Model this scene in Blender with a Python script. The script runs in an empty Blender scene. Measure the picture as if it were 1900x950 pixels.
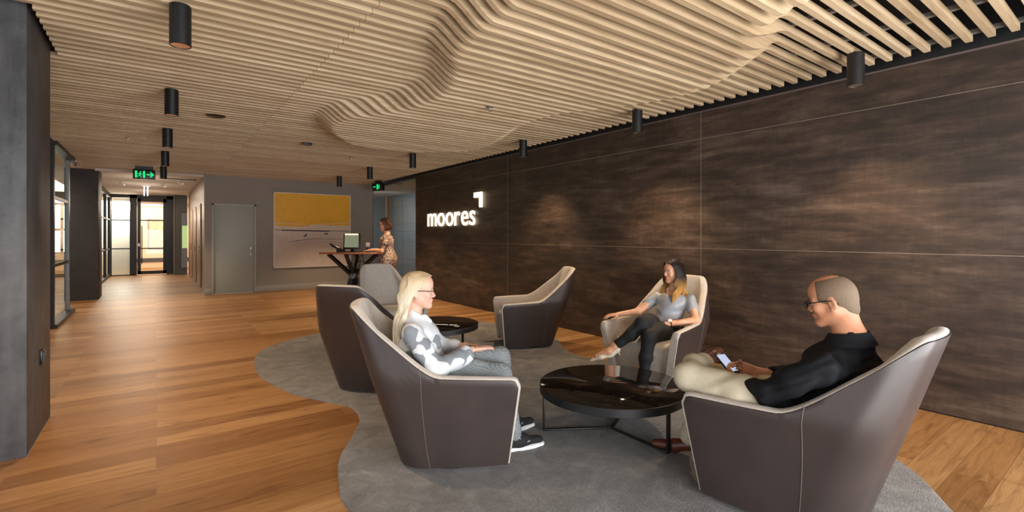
import bpy, bmesh, math, random
import numpy as np
from mathutils import Vector, Matrix
PI = math.pi
R = math.radians
random.seed(7)
scene = bpy.context.scene
COL = scene.collection

# ------------------------------------------------------------------ camera, world, lights, exposure
cam = bpy.data.cameras.new('camera')
cam.sensor_width = 36.0
cam.lens = 897.0 / 1900.0 * 36.0
cam.shift_y = -38.0 / 1900.0
cam.clip_start = 0.05
cam_o = bpy.data.objects.new('camera', cam)
COL.objects.link(cam_o)
cam_o.location = (0, 0, 1.4)
cam_o.rotation_euler = (PI / 2, 0, -math.atan(660 / 897.0))
scene.camera = cam_o
scene.view_settings.view_transform = 'Standard'
scene.view_settings.look = 'None'
scene.view_settings.exposure = 1.05
scene.view_settings.gamma = 1.0
scene.view_settings.use_curve_mapping = False

world = bpy.data.worlds.new('world')
scene.world = world
world.use_nodes = True
world.node_tree.nodes['Background'].inputs[0].default_value = (0.9, 0.94, 1.0, 1)
world.node_tree.nodes['Background'].inputs[1].default_value = 0.6


def area(name, loc, target, sx, sy, power, color, spread=180):
    l = bpy.data.lights.new(name, 'AREA')
    l.shape = 'RECTANGLE'
    l.size = sx
    l.size_y = sy
    l.energy = power
    l.color = color
    l.spread = R(spread)
    o = bpy.data.objects.new(name, l)
    COL.objects.link(o)
    o.location = loc
    o.rotation_euler = (Vector(target) - Vector(loc)).to_track_quat('-Z', 'Y').to_euler()
    return o


WARM = (1.0, 0.71, 0.44)
# daylight through the glazed front of the lobby, behind and beside the camera
area('daylight_front_fill', (2.4, -1.7, 0.95), (2.4, 3.0, 2.7), 6.0, 1.9, 205, (0.97, 0.98, 1.0))  # window daylight, set low and tilted up as added fill for the slats
area('daylight_side', (-3.6, 1.6, 1.35), (1.0, 3.4, 1.2), 3.6, 2.2, 26, (0.98, 0.98, 1.0))
# ceiling lights of the rooms behind the glass, with added fills among them
area('corridor_room_light', (-0.3, 24.6, 2.7), (-0.3, 24.6, 0), 2.6, 3.0, 110, (1.0, 0.76, 0.56))
area('corridor_light', (-0.2, 18.0, 2.76), (-0.2, 18.0, 0), 0.8, 4.5, 26, (1.0, 0.78, 0.58))
for _y in (15.0, 17.0, 19.5):
    _l = bpy.data.lights.new('corridor_ceiling_fill', 'POINT')  # added point below the spotlight heads, brightens the corridor ceiling
    _l.energy = 5
    _l.color = (1.0, 0.8, 0.62)
    _l.shadow_soft_size = 0.06
    _o = bpy.data.objects.new('corridor_ceiling_fill', _l)
    COL.objects.link(_o)
    _o.location = (-0.25, _y, 2.25)
area('side_room_light', (-3.2, 12.2, 2.7), (-3.2, 12.2, 0), 2.0, 3.0, 45, (1.0, 0.78, 0.55))
area('far_panel_fill', (-1.0, 21.78, 2.6), (-1.0, 21.95, 1.0), 0.5, 0.1, 80, (1.0, 0.88, 0.76))  # added between pane and panel to whiten the far panel
area('lift_lobby_light', (5.7, 15.2, 2.78), (6.4, 16.2, 0), 1.2, 2.6, 42, (0.95, 0.97, 1.0))


# ------------------------------------------------------------------ materials
def lin(c):
    c = c / 255.0
    return c / 12.92 if c <= 0.04045 else ((c + 0.055) / 1.055) ** 2.4


def rgb(r, g, b):
    return (lin(r), lin(g), lin(b), 1.0)


class NT:
    def __init__(s, name):
        s.m = bpy.data.materials.new(name)
        s.m.use_nodes = True
        s.t = s.m.node_tree
        s.b = s.t.nodes['Principled BSDF']

    def n(s, kind, **kw):
        nd = s.t.nodes.new(kind)
        for k, v in kw.items():
            if k.startswith('i_'):
                nd.inputs[k[2:].replace('_', ' ')].default_value = v
            else:
                setattr(nd, k, v)
        return nd

    def l(s, a, b):
        s.t.links.new(a, b)

    def coord(s, scale=(1, 1, 1), kind='Object', rot=(0, 0, 0)):
        tc = s.n('ShaderNodeTexCoord')
        mp = s.n('ShaderNodeMapping')
        mp.inputs['Scale'].default_value = scale
        mp.inputs['Rotation'].default_value = rot
        s.l(tc.outputs[kind], mp.inputs[0])
        return mp.outputs[0]

    def noise(s, vec, scale, detail=4, rough=0.55, dist=0.0):
        nd = s.n('ShaderNodeTexNoise')
        nd.inputs['Scale'].default_value = scale
        nd.inputs['Detail'].default_value = detail
        nd.inputs['Roughness'].default_value = rough
        nd.inputs['Distortion'].default_value = dist
        s.l(vec, nd.inputs['Vector'])
        return nd.outputs[0]

    def ramp(s, fac, stops):
        nd = s.n('ShaderNodeValToRGB')
        e = nd.color_ramp.elements
        while len(e) < len(stops):
            e.new(0.5)
        for i, (p, c) in enumerate(stops):
            e[i].position = p
            e[i].color = c
        s.l(fac, nd.inputs[0])
        return nd.outputs[0]

    def mix(s, fac, a, b, mode='MIX'):
        nd = s.n('ShaderNodeMix', data_type='RGBA', blend_type=mode)
        for sock, v in ((nd.inputs[0], fac), (nd.inputs[6], a), (nd.inputs[7], b)):
            if isinstance(v, (int, float, tuple)):
                sock.default_value = v
            else:
                s.l(v, sock)
        return nd.outputs[2]

    def bump(s, h, strength=0.3, dist=0.01):
        nd = s.n('ShaderNodeBump')
        nd.inputs['Strength'].default_value = strength
        nd.inputs['Distance'].default_value = dist
        s.l(h, nd.inputs['Height'])
        s.l(nd.outputs[0], s.b.inputs['Normal'])

    def setp(s, **kw):
        for k, v in kw.items():
            s.b.inputs[k.replace('_', ' ')].default_value = v


def plain(name, col, rough=0.5, metal=0.0, var=0.12, scale=20, bump=0.0, spec=None, sheen=0.0):
    t = NT(name)
    v = t.coord()
    n = t.noise(v, scale)
    d = tuple(c * (1 - var) for c in col[:3]) + (1,)
    u = tuple(min(1, c * (1 + var)) for c in col[:3]) + (1,)
    t.l(t.ramp(n, [(0.3, d), (0.7, u)]), t.b.inputs['Base Color'])
    t.setp(Roughness=rough, Metallic=metal)
    if spec is not None:
        t.b.inputs['Specular IOR Level'].default_value = spec
    if sheen:
        t.b.inputs['Sheen Weight'].default_value = sheen
    if bump:
        t.bump(n, bump, 0.004)
    return t.m


def emit(name, col, strength):
    t = NT(name)
    t.b.inputs['Base Color'].default_value = (0.02, 0.02, 0.02, 1)
    t.b.inputs['Emission Color'].default_value = col
    t.b.inputs['Emission Strength'].default_value = strength
    return t.m


M = {}


def mk_floor():
    t = NT('oak_planks')
    v = t.coord()
    br = t.n('ShaderNodeTexBrick', offset=0.37, offset_frequency=2, squash=1.0)
    br.inputs['Scale'].default_value = 1.0
    br.inputs['Brick Width'].default_value = 1.9
    br.inputs['Row Height'].default_value = 0.19
    br.inputs['Mortar Size'].default_value = 0.0016
    br.inputs['Mortar Smooth'].default_value = 0.1
    br.inputs['Bias'].default_value = 0.0
    br.inputs['Color1'].default_value = (0, 0, 0, 1)
    br.inputs['Color2'].default_value = (1, 1, 1, 1)
    br.inputs['Mortar'].default_value = (0.5, 0.5, 0.5, 1)
    t.l(v, br.inputs['Vector'])
    # grain, shifted per plank
    sx = t.n('ShaderNodeVectorMath', operation='MULTIPLY_ADD')
    t.l(br.outputs['Color'], sx.inputs[0])
    sx.inputs[1].default_value = (7.0, 0.0, 5.0)
    t.l(v, sx.inputs[2])
    mp = t.n('ShaderNodeMapping')
    mp.inputs['Scale'].default_value = (1.6, 22.0, 1.0)
    t.l(sx.outputs[0], mp.inputs[0])
    g = t.noise(mp.outputs[0], 1.6, 8, 0.68, 0.9)
    mp2 = t.n('ShaderNodeMapping')
    mp2.inputs['Scale'].default_value = (1.2, 4.5, 1.0)
    t.l(sx.outputs[0], mp2.inputs[0])
    g2 = t.noise(mp2.outputs[0], 1.3, 4, 0.6, 1.8)
    base = t.ramp(br.outputs['Color'], [(0.0, rgb(136, 96, 56)), (0.5, rgb(160, 120, 76)), (1.0, rgb(182, 144, 100))])
    grain = t.ramp(g, [(0.3, rgb(140, 112, 84)), (0.5, rgb(212, 204, 190)), (0.72, rgb(255, 252, 244))])
    c = t.mix(0.62, base, grain, 'MULTIPLY')
    knots = t.ramp(g2, [(0.28, rgb(130, 96, 66)), (0.44, rgb(255, 255, 255))])
    c = t.mix(0.6, c, knots, 'MULTIPLY')
    c = t.mix(br.outputs['Fac'], c, rgb(118, 82, 50))
    t.l(c, t.b.inputs['Base Color'])
    rr = t.n('ShaderNodeMapRange')
    rr.inputs[3].default_value = 0.34
    rr.inputs[4].default_value = 0.5
    t.l(g, rr.inputs[0])
    t.l(rr.outputs[0], t.b.inputs['Roughness'])
    t.bump(g, 0.12, 0.002)
    return t.m


def mk_slat():
    t = NT('pale_oak_slat')
    v = t.coord((1.1, 16, 16))
    g = t.noise(v, 2.2, 6, 0.6, 0.6)
    tc = t.n('ShaderNodeTexCoord')
    sp = t.n('ShaderNodeSeparateXYZ')
    t.l(tc.outputs['Object'], sp.inputs[0])
    a = t.n('ShaderNodeMath', operation='MULTIPLY')
    a.inputs[1].default_value = 1 / 0.12
    t.l(sp.outputs[1], a.inputs[0])
    b = t.n('ShaderNodeMath', operation='ROUND')
    t.l(a.outputs[0], b.inputs[0])
    gx = t.n('ShaderNodeMath', operation='GREATER_THAN')
    gx.inputs[1].default_value = 1.11
    t.l(sp.outputs[0], gx.inputs[0])
    cb = t.n('ShaderNodeMath', operation='MULTIPLY_ADD')
    cb.inputs[1].default_value = 77.7
    t.l(gx.outputs[0], cb.inputs[0])
    t.l(b.outputs[0], cb.inputs[2])
    w = t.n('ShaderNodeTexWhiteNoise', noise_dimensions='1D')
    t.l(cb.outputs[0], w.inputs['W'])
    base = t.ramp(w.outputs[0], [(0, rgb(176, 152, 120)), (0.5, rgb(190, 166, 133)), (1, rgb(203, 180, 147))])
    gr = t.ramp(g, [(0.3, rgb(205, 192, 175)), (0.6, rgb(255, 255, 255))])
    t.l(t.mix(0.7, base, gr, 'MULTIPLY'), t.b.inputs['Base Color'])
    t.setp(Roughness=0.5)
    return t.m


def mk_clad():
    t = NT('bronze_brown_cladding')
    a = t.noise(t.coord((1, 0.45, 1.6)), 1.7, 6, 0.65, 0.5)
    b = t.noise(t.coord((1, 1.2, 7)), 1.6, 6, 0.7, 0.3)
    c = t.noise(t.coord((6, 6, 1.2)), 3.0, 6, 0.75)
    m = t.mix(0.5, a, b)
    m = t.mix(0.12, m, c)
    col = t.ramp(m, [(0.38, rgb(30, 21, 15)), (0.47, rgb(48, 36, 27)), (0.54, rgb(66, 51, 40)), (0.64, rgb(92, 77, 66))])
    t.l(col, t.b.inputs['Base Color'])
    t.setp(Roughness=0.5)
    t.b.inputs['Specular IOR Level'].default_value = 0.5
    t.bump(m, 0.15, 0.004)
    return t.m


def mk_concrete():
    t = NT('charcoal_cladding')
    a = t.noise(t.coord((1, 1, 1)), 3.2, 8, 0.7, 0.4)
    b = t.noise(t.coord((9, 9, 1.0)), 2.2, 5, 0.6)
    m = t.mix(0.35, a, b)
    t.l(t.ramp(m, [(0.3, rgb(40, 40, 41)), (0.5, rgb(72, 72, 73)), (0.75, rgb(94, 94, 95))]), t.b.inputs['Base Color'])
    t.setp(Roughness=0.55)
    return t.m


def mk_rug():
    t = NT('grey_pile_rug')
    a = t.noise(t.coord(), 4, 6, 0.7, 1.2)
    b = t.noise(t.coord(), 110, 3, 0.7)
    m = t.mix(0.4, a, b)
    t.l(t.ramp(m, [(0.3, rgb(70, 66, 63)), (0.5, rgb(112, 109, 106)), (0.7, rgb(152, 151, 149))]), t.b.inputs['Base Color'])
    t.setp(Roughness=0.95)
    t.b.inputs['Sheen Weight'].default_value = 0.3
    t.b.inputs['Specular IOR Level'].default_value = 0.1
    t.bump(b, 0.9, 0.012)
    return t.m


def mk_marble():
    t = NT('polished_black_marble')
    v = t.n('ShaderNodeTexVoronoi', feature='DISTANCE_TO_EDGE')
    v.inputs['Scale'].default_value = 9
    w = t.noise(t.coord(), 5, 5, 0.7)
    mp = t.n('ShaderNodeVectorMath', operation='MULTIPLY_ADD')
    tc = t.n('ShaderNodeTexCoord')
    cm = t.n('ShaderNodeCombineXYZ')
    t.l(w, cm.inputs[0])
    t.l(w, cm.inputs[1])
    t.l(cm.outputs[0], mp.inputs[0])
    mp.inputs[1].default_value = (0.5, 0.5, 0)
    t.l(tc.outputs['Object'], mp.inputs[2])
    t.l(mp.outputs[0], v.inputs['Vector'])
    msk = t.noise(t.coord(), 14, 3, 0.6)
    ve = t.ramp(v.outputs[0], [(0.0, (1, 1, 1, 1)), (0.012, (0, 0, 0, 1))])
    mk = t.ramp(msk, [(0.56, (0, 0, 0, 1)), (0.66, (1, 1, 1, 1))])
    f = t.mix(1.0, ve, mk, 'MULTIPLY')
    t.l(t.mix(f, rgb(22, 17, 15), rgb(150, 140, 130)), t.b.inputs['Base Color'])
    t.setp(Roughness=0.06)
    return t.m


def mk_fabric(name, c1, c2, scale=260, bump=0.35):
    t = NT(name)
    a = t.noise(t.coord(), scale, 2, 0.6)
    b = t.noise(t.coord((1, 1, 1)), 30, 3, 0.6)
    t.l(t.mix(0.35, t.ramp(a, [(0.35, c1), (0.65, c2)]), t.ramp(b, [(0.3, c1), (0.7, c2)])), t.b.inputs['Base Color'])
    t.setp(Roughness=0.9)
    t.b.inputs['Sheen Weight'].default_value = 0.25
    t.b.inputs['Specular IOR Level'].default_value = 0.2
    t.bump(a, bump, 0.002)
    return t.m


def mk_leather():
    t = NT('dark_taupe_leather')
    a = t.noise(t.coord(), 320, 3, 0.6)
    b = t.noise(t.coord(), 4, 2, 0.5)
    t.l(t.ramp(b, [(0.3, rgb(52, 43, 41)), (0.7, rgb(60, 50, 47))]), t.b.inputs['Base Color'])
    t.setp(Roughness=0.42)
    t.b.inputs['Specular IOR Level'].default_value = 0.5
    t.bump(a, 0.12, 0.0015)
    return t.m


def mk_veneer(name, c1, c2):
    t = NT(name)
    a = t.noise(t.coord((12, 12, 0.8)), 2.0, 6, 0.65, 0.7)
    t.l(t.ramp(a, [(0.3, c1), (0.7, c2)]), t.b.inputs['Base Color'])
    t.setp(Roughness=0.4)
    return t.m


def mk_glass(name='clear_glass', tint=(0.9, 0.95, 0.94, 1), rough=0.0):
    t = NT(name)
    nt = t.t
    out = nt.nodes['Material Output']
    tr = nt.nodes.new('ShaderNodeBsdfTransparent')
    tr.inputs[0].default_value = tint
    gl = nt.nodes.new('ShaderNodeBsdfGlossy')
    gl.inputs['Roughness'].default_value = rough
    fr = nt.nodes.new('ShaderNodeFresnel')
    fr.inputs[0].default_value = 1.5
    mx = nt.nodes.new('ShaderNodeMixShader')
    geo = nt.nodes.new('ShaderNodeNewGeometry')
    inv = nt.nodes.new('ShaderNodeMath')
    inv.operation = 'SUBTRACT'
    inv.inputs[0].default_value = 1.0
    nt.links.new(geo.outputs['Backfacing'], inv.inputs[1])
    ml = nt.nodes.new('ShaderNodeMath')
    ml.operation = 'MULTIPLY'
    nt.links.new(fr.outputs[0], ml.inputs[0])
    nt.links.new(inv.outputs[0], ml.inputs[1])
    nt.links.new(ml.outputs[0], mx.inputs[0])
    nt.links.new(tr.outputs[0], mx.inputs[1])
    nt.links.new(gl.outputs[0], mx.inputs[2])
    nt.links.new(mx.outputs[0], out.inputs[0])
    return t.m


def mk_skin(name, c1, c2):
    t = NT(name)
    a = t.noise(t.coord(), 14, 4, 0.6)
    t.l(t.ramp(a, [(0.3, c1), (0.7, c2)]), t.b.inputs['Base Color'])
    t.setp(Roughness=0.5)
    t.b.inputs['Subsurface Weight'].default_value = 0.12
    t.b.inputs['Subsurface Radius'].default_value = (0.02, 0.008, 0.004)
    t.b.inputs['Specular IOR Level'].default_value = 0.5
    return t.m


def mk_pattern_shirt():
    # white blouse with pale grey geometric patches
    t = NT('white_blouse_geometric')
    v = t.n('ShaderNodeTexVoronoi', distance='MANHATTAN')
    v.inputs['Scale'].default_value = 13
    t.l(t.coord((1, 1, 1), rot=(0.4, 0.5, 0.3)), v.inputs['Vector'])
    sp = t.n('ShaderNodeSeparateColor')
    t.l(v.outputs['Color'], sp.inputs[0])
    c = t.ramp(sp.outputs[0], [(0.0, rgb(208, 211, 214)), (0.5, rgb(208, 211, 214)), (0.52, rgb(128, 134, 140)), (0.78, rgb(156, 160, 166)), (0.8, rgb(208, 211, 214)), (0.97, rgb(208, 211, 214)), (0.975, rgb(130, 145, 180))])
    for e in t.t.nodes:
        if e.type == 'VALTORGB':
            e.color_ramp.interpolation = 'CONSTANT'
    t.l(c, t.b.inputs['Base Color'])
    t.setp(Roughness=0.55)
    return t.m


def mk_dress():
    t = NT('beige_lace_print')
    v = t.n('ShaderNodeTexVoronoi')
    v.inputs['Scale'].default_value = 42
    t.l(t.coord(), v.inputs['Vector'])
    a = t.noise(t.coord(), 40, 4, 0.7, 1.5)
    m = t.mix(0.5, v.outputs[0], a)
    t.l(t.ramp(m, [(0.40, rgb(34, 27, 29)), (0.50, rgb(136, 112, 98)), (0.7, rgb(184, 160, 142))]), t.b.inputs['Base Color'])
    t.setp(Roughness=0.7)
    return t.m


def mk_check_pants():
    t = NT('grey_check_trousers')
    ck = t.n('ShaderNodeTexChecker')
    ck.inputs['Scale'].default_value = 160
    t.l(t.coord(rot=(0.2, 0.3, 0.1)), ck.inputs['Vector'])
    ck.inputs['Color1'].default_value = rgb(96, 102, 104)
    ck.inputs['Color2'].default_value = rgb(150, 156, 157)
    t.l(ck.outputs[0], t.b.inputs['Base Color'])
    t.setp(Roughness=0.8)
    return t.m


def mk_hair(name, top, tip, z0, z1, streak=0.5):
    # natural colour from roots (top) to tips along object height z1 -> z0
    t = NT(name)
    tc = t.n('ShaderNodeTexCoord')
    sp = t.n('ShaderNodeSeparateXYZ')
    t.l(tc.outputs['Object'], sp.inputs[0])
    a = t.noise(t.coord((60, 60, 3)), 2.0, 3, 0.6)
    ad = t.n('ShaderNodeMath', operation='MULTIPLY_ADD')
    t.l(a, ad.inputs[0])
    ad.inputs[1].default_value = 0.12
    t.l(sp.outputs[2], ad.inputs[2])
    mr = t.n('ShaderNodeMapRange')
    mr.inputs[1].default_value = z0 + 0.06
    mr.inputs[2].default_value = z1 + 0.06
    t.l(ad.outputs[0], mr.inputs[0])
    c = t.mix(mr.outputs[0], tip, top)
    st = t.ramp(a, [(0.35, (1 - streak, 1 - streak, 1 - streak, 1)), (0.6, (1, 1, 1, 1))])
    t.l(t.mix(1.0, c, st, 'MULTIPLY'), t.b.inputs['Base Color'])
    t.setp(Roughness=0.55)
    t.b.inputs['Specular IOR Level'].default_value = 0.25
    return t.m


M['floor'] = mk_floor()
M['slat'] = mk_slat()
M['clad'] = mk_clad()
M['concrete'] = mk_concrete()
M['rug'] = mk_rug()
M['marble'] = mk_marble()
M['fabric'] = mk_fabric('oatmeal_wool', rgb(168, 158, 146), rgb(206, 197, 186))
M['leather'] = mk_leather()
M['seam'] = plain('seam_thread', rgb(98, 84, 78), 0.6)
M['black'] = plain('black_powder_coat', rgb(22, 22, 23), 0.42)
M['blackgloss'] = plain('black_plastic', rgb(18, 18, 19), 0.3)
M['void'] = plain('dark_ceiling_void', rgb(40, 38, 36), 0.9, var=0.5, scale=3)
M['rail'] = plain('grey_batten_rail', rgb(112, 108, 104), 0.6)
M['wall'] = plain('warm_grey_paint', rgb(142, 138, 130), 0.7, var=0.03, scale=2)
M['doorpaint'] = plain('grey_green_paint', rgb(160, 166, 158), 0.45, var=0.02, scale=2)
M['skirt'] = plain('grey_skirting_paint', rgb(150, 146, 138), 0.5, var=0.02)
M['plaster'] = plain('white_plaster', rgb(214, 206, 198), 0.8, var=0.02)
M['cream'] = plain('cream_wall_paint', rgb(226, 206, 184), 0.8, var=0.03, scale=3)
M['locker'] = mk_veneer('walnut_veneer', rgb(92, 66, 44), rgb(128, 94, 64))
M['desk'] = mk_veneer('red_oak_desk', rgb(140, 84, 48), rgb(170, 106, 64))
M['brass'] = plain('timber_handle', rgb(212, 158, 92), 0.35)
M['steel'] = plain('brushed_steel', rgb(176, 174, 170), 0.3, 0.9, var=0.05)
M['alu'] = plain('grey_aluminium', rgb(120, 126, 130), 0.4, 0.5, var=0.05)
M['joint'] = plain('pale_joint_strip', rgb(128, 114, 100), 0.5)
M['tile'] = plain('grey_wall_panel', rgb(108, 112, 115), 0.5, var=0.05, scale=3)
M['glass'] = mk_glass()
M['frost'] = plain('frosted_white_glass', rgb(240, 232, 222), 0.6, var=0.01)
M['lens'] = emit('lamp_lens', (1.0, 0.66, 0.4, 1), 9)
M['reflector'] = plain('copper_reflector', rgb(240, 206, 178), 0.22, 0.9, var=0.2, scale=60)
M['sign'] = emit('glowing_white_letter', (1.0, 0.80, 0.54, 1), 1.8)
M['green'] = emit('green_pictogram', (0.0, 1.0, 0.28, 1), 0.42)
M['tube'] = emit('white_lamp_tube', (0.9, 0.85, 1.0, 1), 4)
M['window_light'] = emit('daylit_window', (0.85, 0.95, 0.75, 1), 1.6)
M['white'] = plain('white_plastic', rgb(226, 226, 224), 0.4, var=0.02)
M['red'] = plain('red_fabric', rgb(190, 22, 34), 0.8)
M['shoewhite'] = plain('white_rubber', rgb(235, 235, 236), 0.5, var=0.02)
M['shoeblack'] = plain('black_knit', rgb(26, 27, 30), 0.8, var=0.3, scale=300, bump=0.2)
M['brownshoe'] = plain('brown_leather', rgb(92, 46, 30), 0.4, var=0.2)
M['nude'] = plain('cream_patent_leather', rgb(232, 220, 198), 0.3, var=0.03)
M['blackpants'] = plain('black_trouser_cloth', rgb(24, 25, 28), 0.8, var=0.2)
M['blackshirt'] = plain('black_cotton', rgb(17, 19, 23), 0.8, var=0.2, spec=0.25)
M['khaki'] = plain('stone_chino_cloth', rgb(190, 180, 156), 0.8, var=0.06, scale=30)
M['greytop'] = plain('silver_grey_satin', rgb(150, 153, 158), 0.45, var=0.05)
M['blouse'] = mk_pattern_shirt()
M['check'] = mk_check_pants()
M['dress'] = mk_dress()
M['skin_fair'] = mk_skin('fair_skin', rgb(206, 158, 136), rgb(222, 176, 154))
M['skin_warm'] = mk_skin('warm_skin', rgb(204, 146, 112), rgb(222, 168, 134))
M['skin_tan'] = mk_skin('tan_skin', rgb(186, 126, 92), rgb(208, 150, 116))
M['lip'] = plain('lips', rgb(168, 84, 80), 0.4)
M['eye'] = plain('eye_white', rgb(226, 222, 216), 0.2)
M['iris'] = plain('dark_iris', rgb(38, 26, 20), 0.15)
M['brow'] = plain('brow_hair', rgb(58, 42, 32), 0.8)
M['browfair'] = plain('fair_brow_hair', rgb(170, 132, 96), 0.8)
M['stubble'] = plain('cropped_grey_hair', rgb(104, 86, 68), 0.8, var=0.2, scale=220)
M['gold'] = plain('gold_metal', rgb(206, 164, 92), 0.25, 0.9)
M['darkstrap'] = plain('dark_brown_strap', rgb(52, 30, 26), 0.5)
M['screen'] = emit('lit_phone_screen', (0.62, 0.70, 0.95, 1), 0.4)
M['monitor'] = emit('lit_monitor_screen', (0.34, 0.36, 0.22, 1), 0.3)
M['monitor_bar'] = emit('lit_monitor_bar', (1.0, 0.72, 0.42, 1), 0.9)
M['rubber'] = plain('grey_rubber', rgb(70, 70, 72), 0.8)


# ------------------------------------------------------------------ mesh helpers
class MB:
    def __init__(s):
        s.v = []
        s.f = []
        s.mi = []
        s.cur = 0

    def add(s, vs, fs):
        o = len(s.v)
        s.v += [tuple(v) for v in vs]
        for f in fs:
            s.f.append(tuple(i + o for i in f))
            s.mi.append(s.cur)
        return s

    def box(s, x0, x1, y0, y1, z0, z1):
        vs = [(x, y, z) for x in (x0, x1) for y in (y0, y1) for z in (z0, z1)]
        return s.add(vs, [(0, 1, 3, 2), (4, 6, 7, 5), (0, 4, 5, 1), (2, 3, 7, 6), (0, 2, 6, 4), (1, 5, 7, 3)])

    def obox(s, c, size, mat):
        hx, hy, hz = size[0] / 2, size[1] / 2, size[2] / 2
        vs = [Vector(c) + mat @ Vector((x, y, z)) for x in (-hx, hx) for y in (-hy, hy) for z in (-hz, hz)]
        return s.add(vs, [(0, 1, 3, 2), (4, 6, 7, 5), (0, 4, 5, 1), (2, 3, 7, 6), (0, 2, 6, 4), (1, 5, 7, 3)])

    def tube(s, pts, r, n=10, cap=True, flat=1.0):
        pts = [Vector(p) for p in pts]
        if isinstance(r, (int, float)):
            r = [r] * len(pts)
        up = None
        rings = []
        for i, p in enumerate(pts):
            a = pts[max(0, i - 1)]
            b = pts[min(len(pts) - 1, i + 1)]
            t = (b - a)
            if t.length < 1e-9:
                t = Vector((0, 0, 1))
            t.normalize()
            if up is None:
                up = Vector((0, 0, 1)) if abs(t.z) < 0.9 else Vector((1, 0, 0))
            x = up.cross(t)
            if x.length < 1e-6:
                x = Vector((1, 0, 0)).cross(t)
            x.normalize()
            y = t.cross(x).normalized()
            up = y
            rings.append([p + x * (math.cos(2 * PI * k / n) * r[i]) + y * (math.sin(2 * PI * k / n) * r[i] * flat) for k in range(n)])
        vs = [q for rg in rings for q in rg]
        fs = []
        for i in range(len(pts) - 1):
            for k in range(n):
                k2 = (k + 1) % n
                fs.append((i * n + k, i * n + k2, (i + 1) * n + k2, (i + 1) * n + k))
        if cap:
            fs.append(tuple(reversed(range(n))))
            fs.append(tuple(range((len(pts) - 1) * n, len(pts) * n)))
        return s.add(vs, fs)

    def lathe(s, prof, c=(0, 0, 0), n=48):
        vs = []
        for r, z in prof:
            for k in range(n):
                a = 2 * PI * k / n
                vs.append((c[0] + r * math.cos(a), c[1] + r * math.sin(a), c[2] + z))
        fs = []
        for i in range(len(prof) - 1):
            for k in range(n):
                k2 = (k + 1) % n
                fs.append((i * n + k, i * n + k2, (i + 1) * n + k2, (i + 1) * n + k))
        if prof[0][0] > 1e-6:
            fs.append(tuple(reversed(range(n))))
        if prof[-1][0] > 1e-6:
            fs.append(tuple(range((len(prof) - 1) * n, len(prof) * n)))
        return s.add(vs, fs)

    def prism(s, poly, z0, z1):
        n = len(poly)
        vs = [(x, y, z0) for x, y in poly] + [(x, y, z1) for x, y in poly]
        fs = [tuple(reversed(range(n))), tuple(range(n, 2 * n))]
        for k in range(n):
            k2 = (k + 1) % n
            fs.append((k, k2, n + k2, n + k))
        return s.add(vs, fs)

    def build(s, name, mats, parent=None, smooth=False, bevel=0.0, seg=2, link=True):
        me = bpy.data.meshes.new(name)
        me.from_pydata(s.v, [], s.f)
        if not isinstance(mats, (list, tuple)):
            mats = [mats]
        for m in mats:
            me.materials.append(m)
        me.polygons.foreach_set('material_index', s.mi)
        bm = bmesh.new()
        bm.from_mesh(me)
        bmesh.ops.remove_doubles(bm, verts=bm.verts, dist=1e-6)
        bmesh.ops.recalc_face_normals(bm, faces=bm.faces)
        if bevel > 0:
            ed = [e for e in bm.edges if len(e.link_faces) == 2 and e.calc_face_angle(0) > R(35)]
            bmesh.ops.bevel(bm, geom=ed, offset=bevel, segments=seg, affect='EDGES', profile=0.5, clamp_overlap=True)
        bm.to_mesh(me)
        bm.free()
        if smooth or bevel > 0:
            me.polygons.foreach_set('use_smooth', [True] * len(me.polygons))
            try:
                me.set_sharp_from_angle(angle=R(40))
            except Exception:
                pass
        o = bpy.data.objects.new(name, me)
        COL.objects.link(o)
        if parent is not None:
            o.parent = parent
        return o


def tag(o, label=None, cat=None, group=None, kind=None):
    if label:
        o['label'] = label
    if cat:
        o['category'] = cat
    if group:
        o['group'] = group
    if kind:
        o['kind'] = kind
    return o


def empty(name, loc=(0, 0, 0), rz=0.0, **kw):
    o = bpy.data.objects.new(name, None)
    o.empty_display_size = 0.1
    COL.objects.link(o)
    o.location = loc
    o.rotation_euler = (0, 0, rz)
    return tag(o, **kw)


def struct(o):
    o['kind'] = 'structure'
    return o


def copy_tree(o, parent=None):
    c = o.copy()
    COL.objects.link(c)
    c.parent = parent
    for ch in list(o.children):
        copy_tree(ch, c)
    return c


def catmull(pts, n=8, closed=False):
    P = [np.array(p, float) for p in pts]
    out = []
    m = len(P)
    rng = range(m) if closed else range(m - 1)
    for i in rng:
        if closed:
            p0, p1, p2, p3 = P[(i - 1) % m], P[i], P[(i + 1) % m], P[(i + 2) % m]
        else:
            p0, p1, p2, p3 = P[max(i - 1, 0)], P[i], P[i + 1], P[min(i + 2, m - 1)]
        for k in range(n):
            t = k / n
            out.append(0.5 * ((2 * p1) + (-p0 + p2) * t + (2 * p0 - 5 * p1 + 4 * p2 - p3) * t * t + (-p0 + 3 * p1 - 3 * p2 + p3) * t ** 3))
    if not closed:
        out.append(P[-1])
    return [tuple(p) for p in out]


def sstep(t):
    t = min(1.0, max(0.0, t))
    return t * t * (3 - 2 * t)


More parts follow.
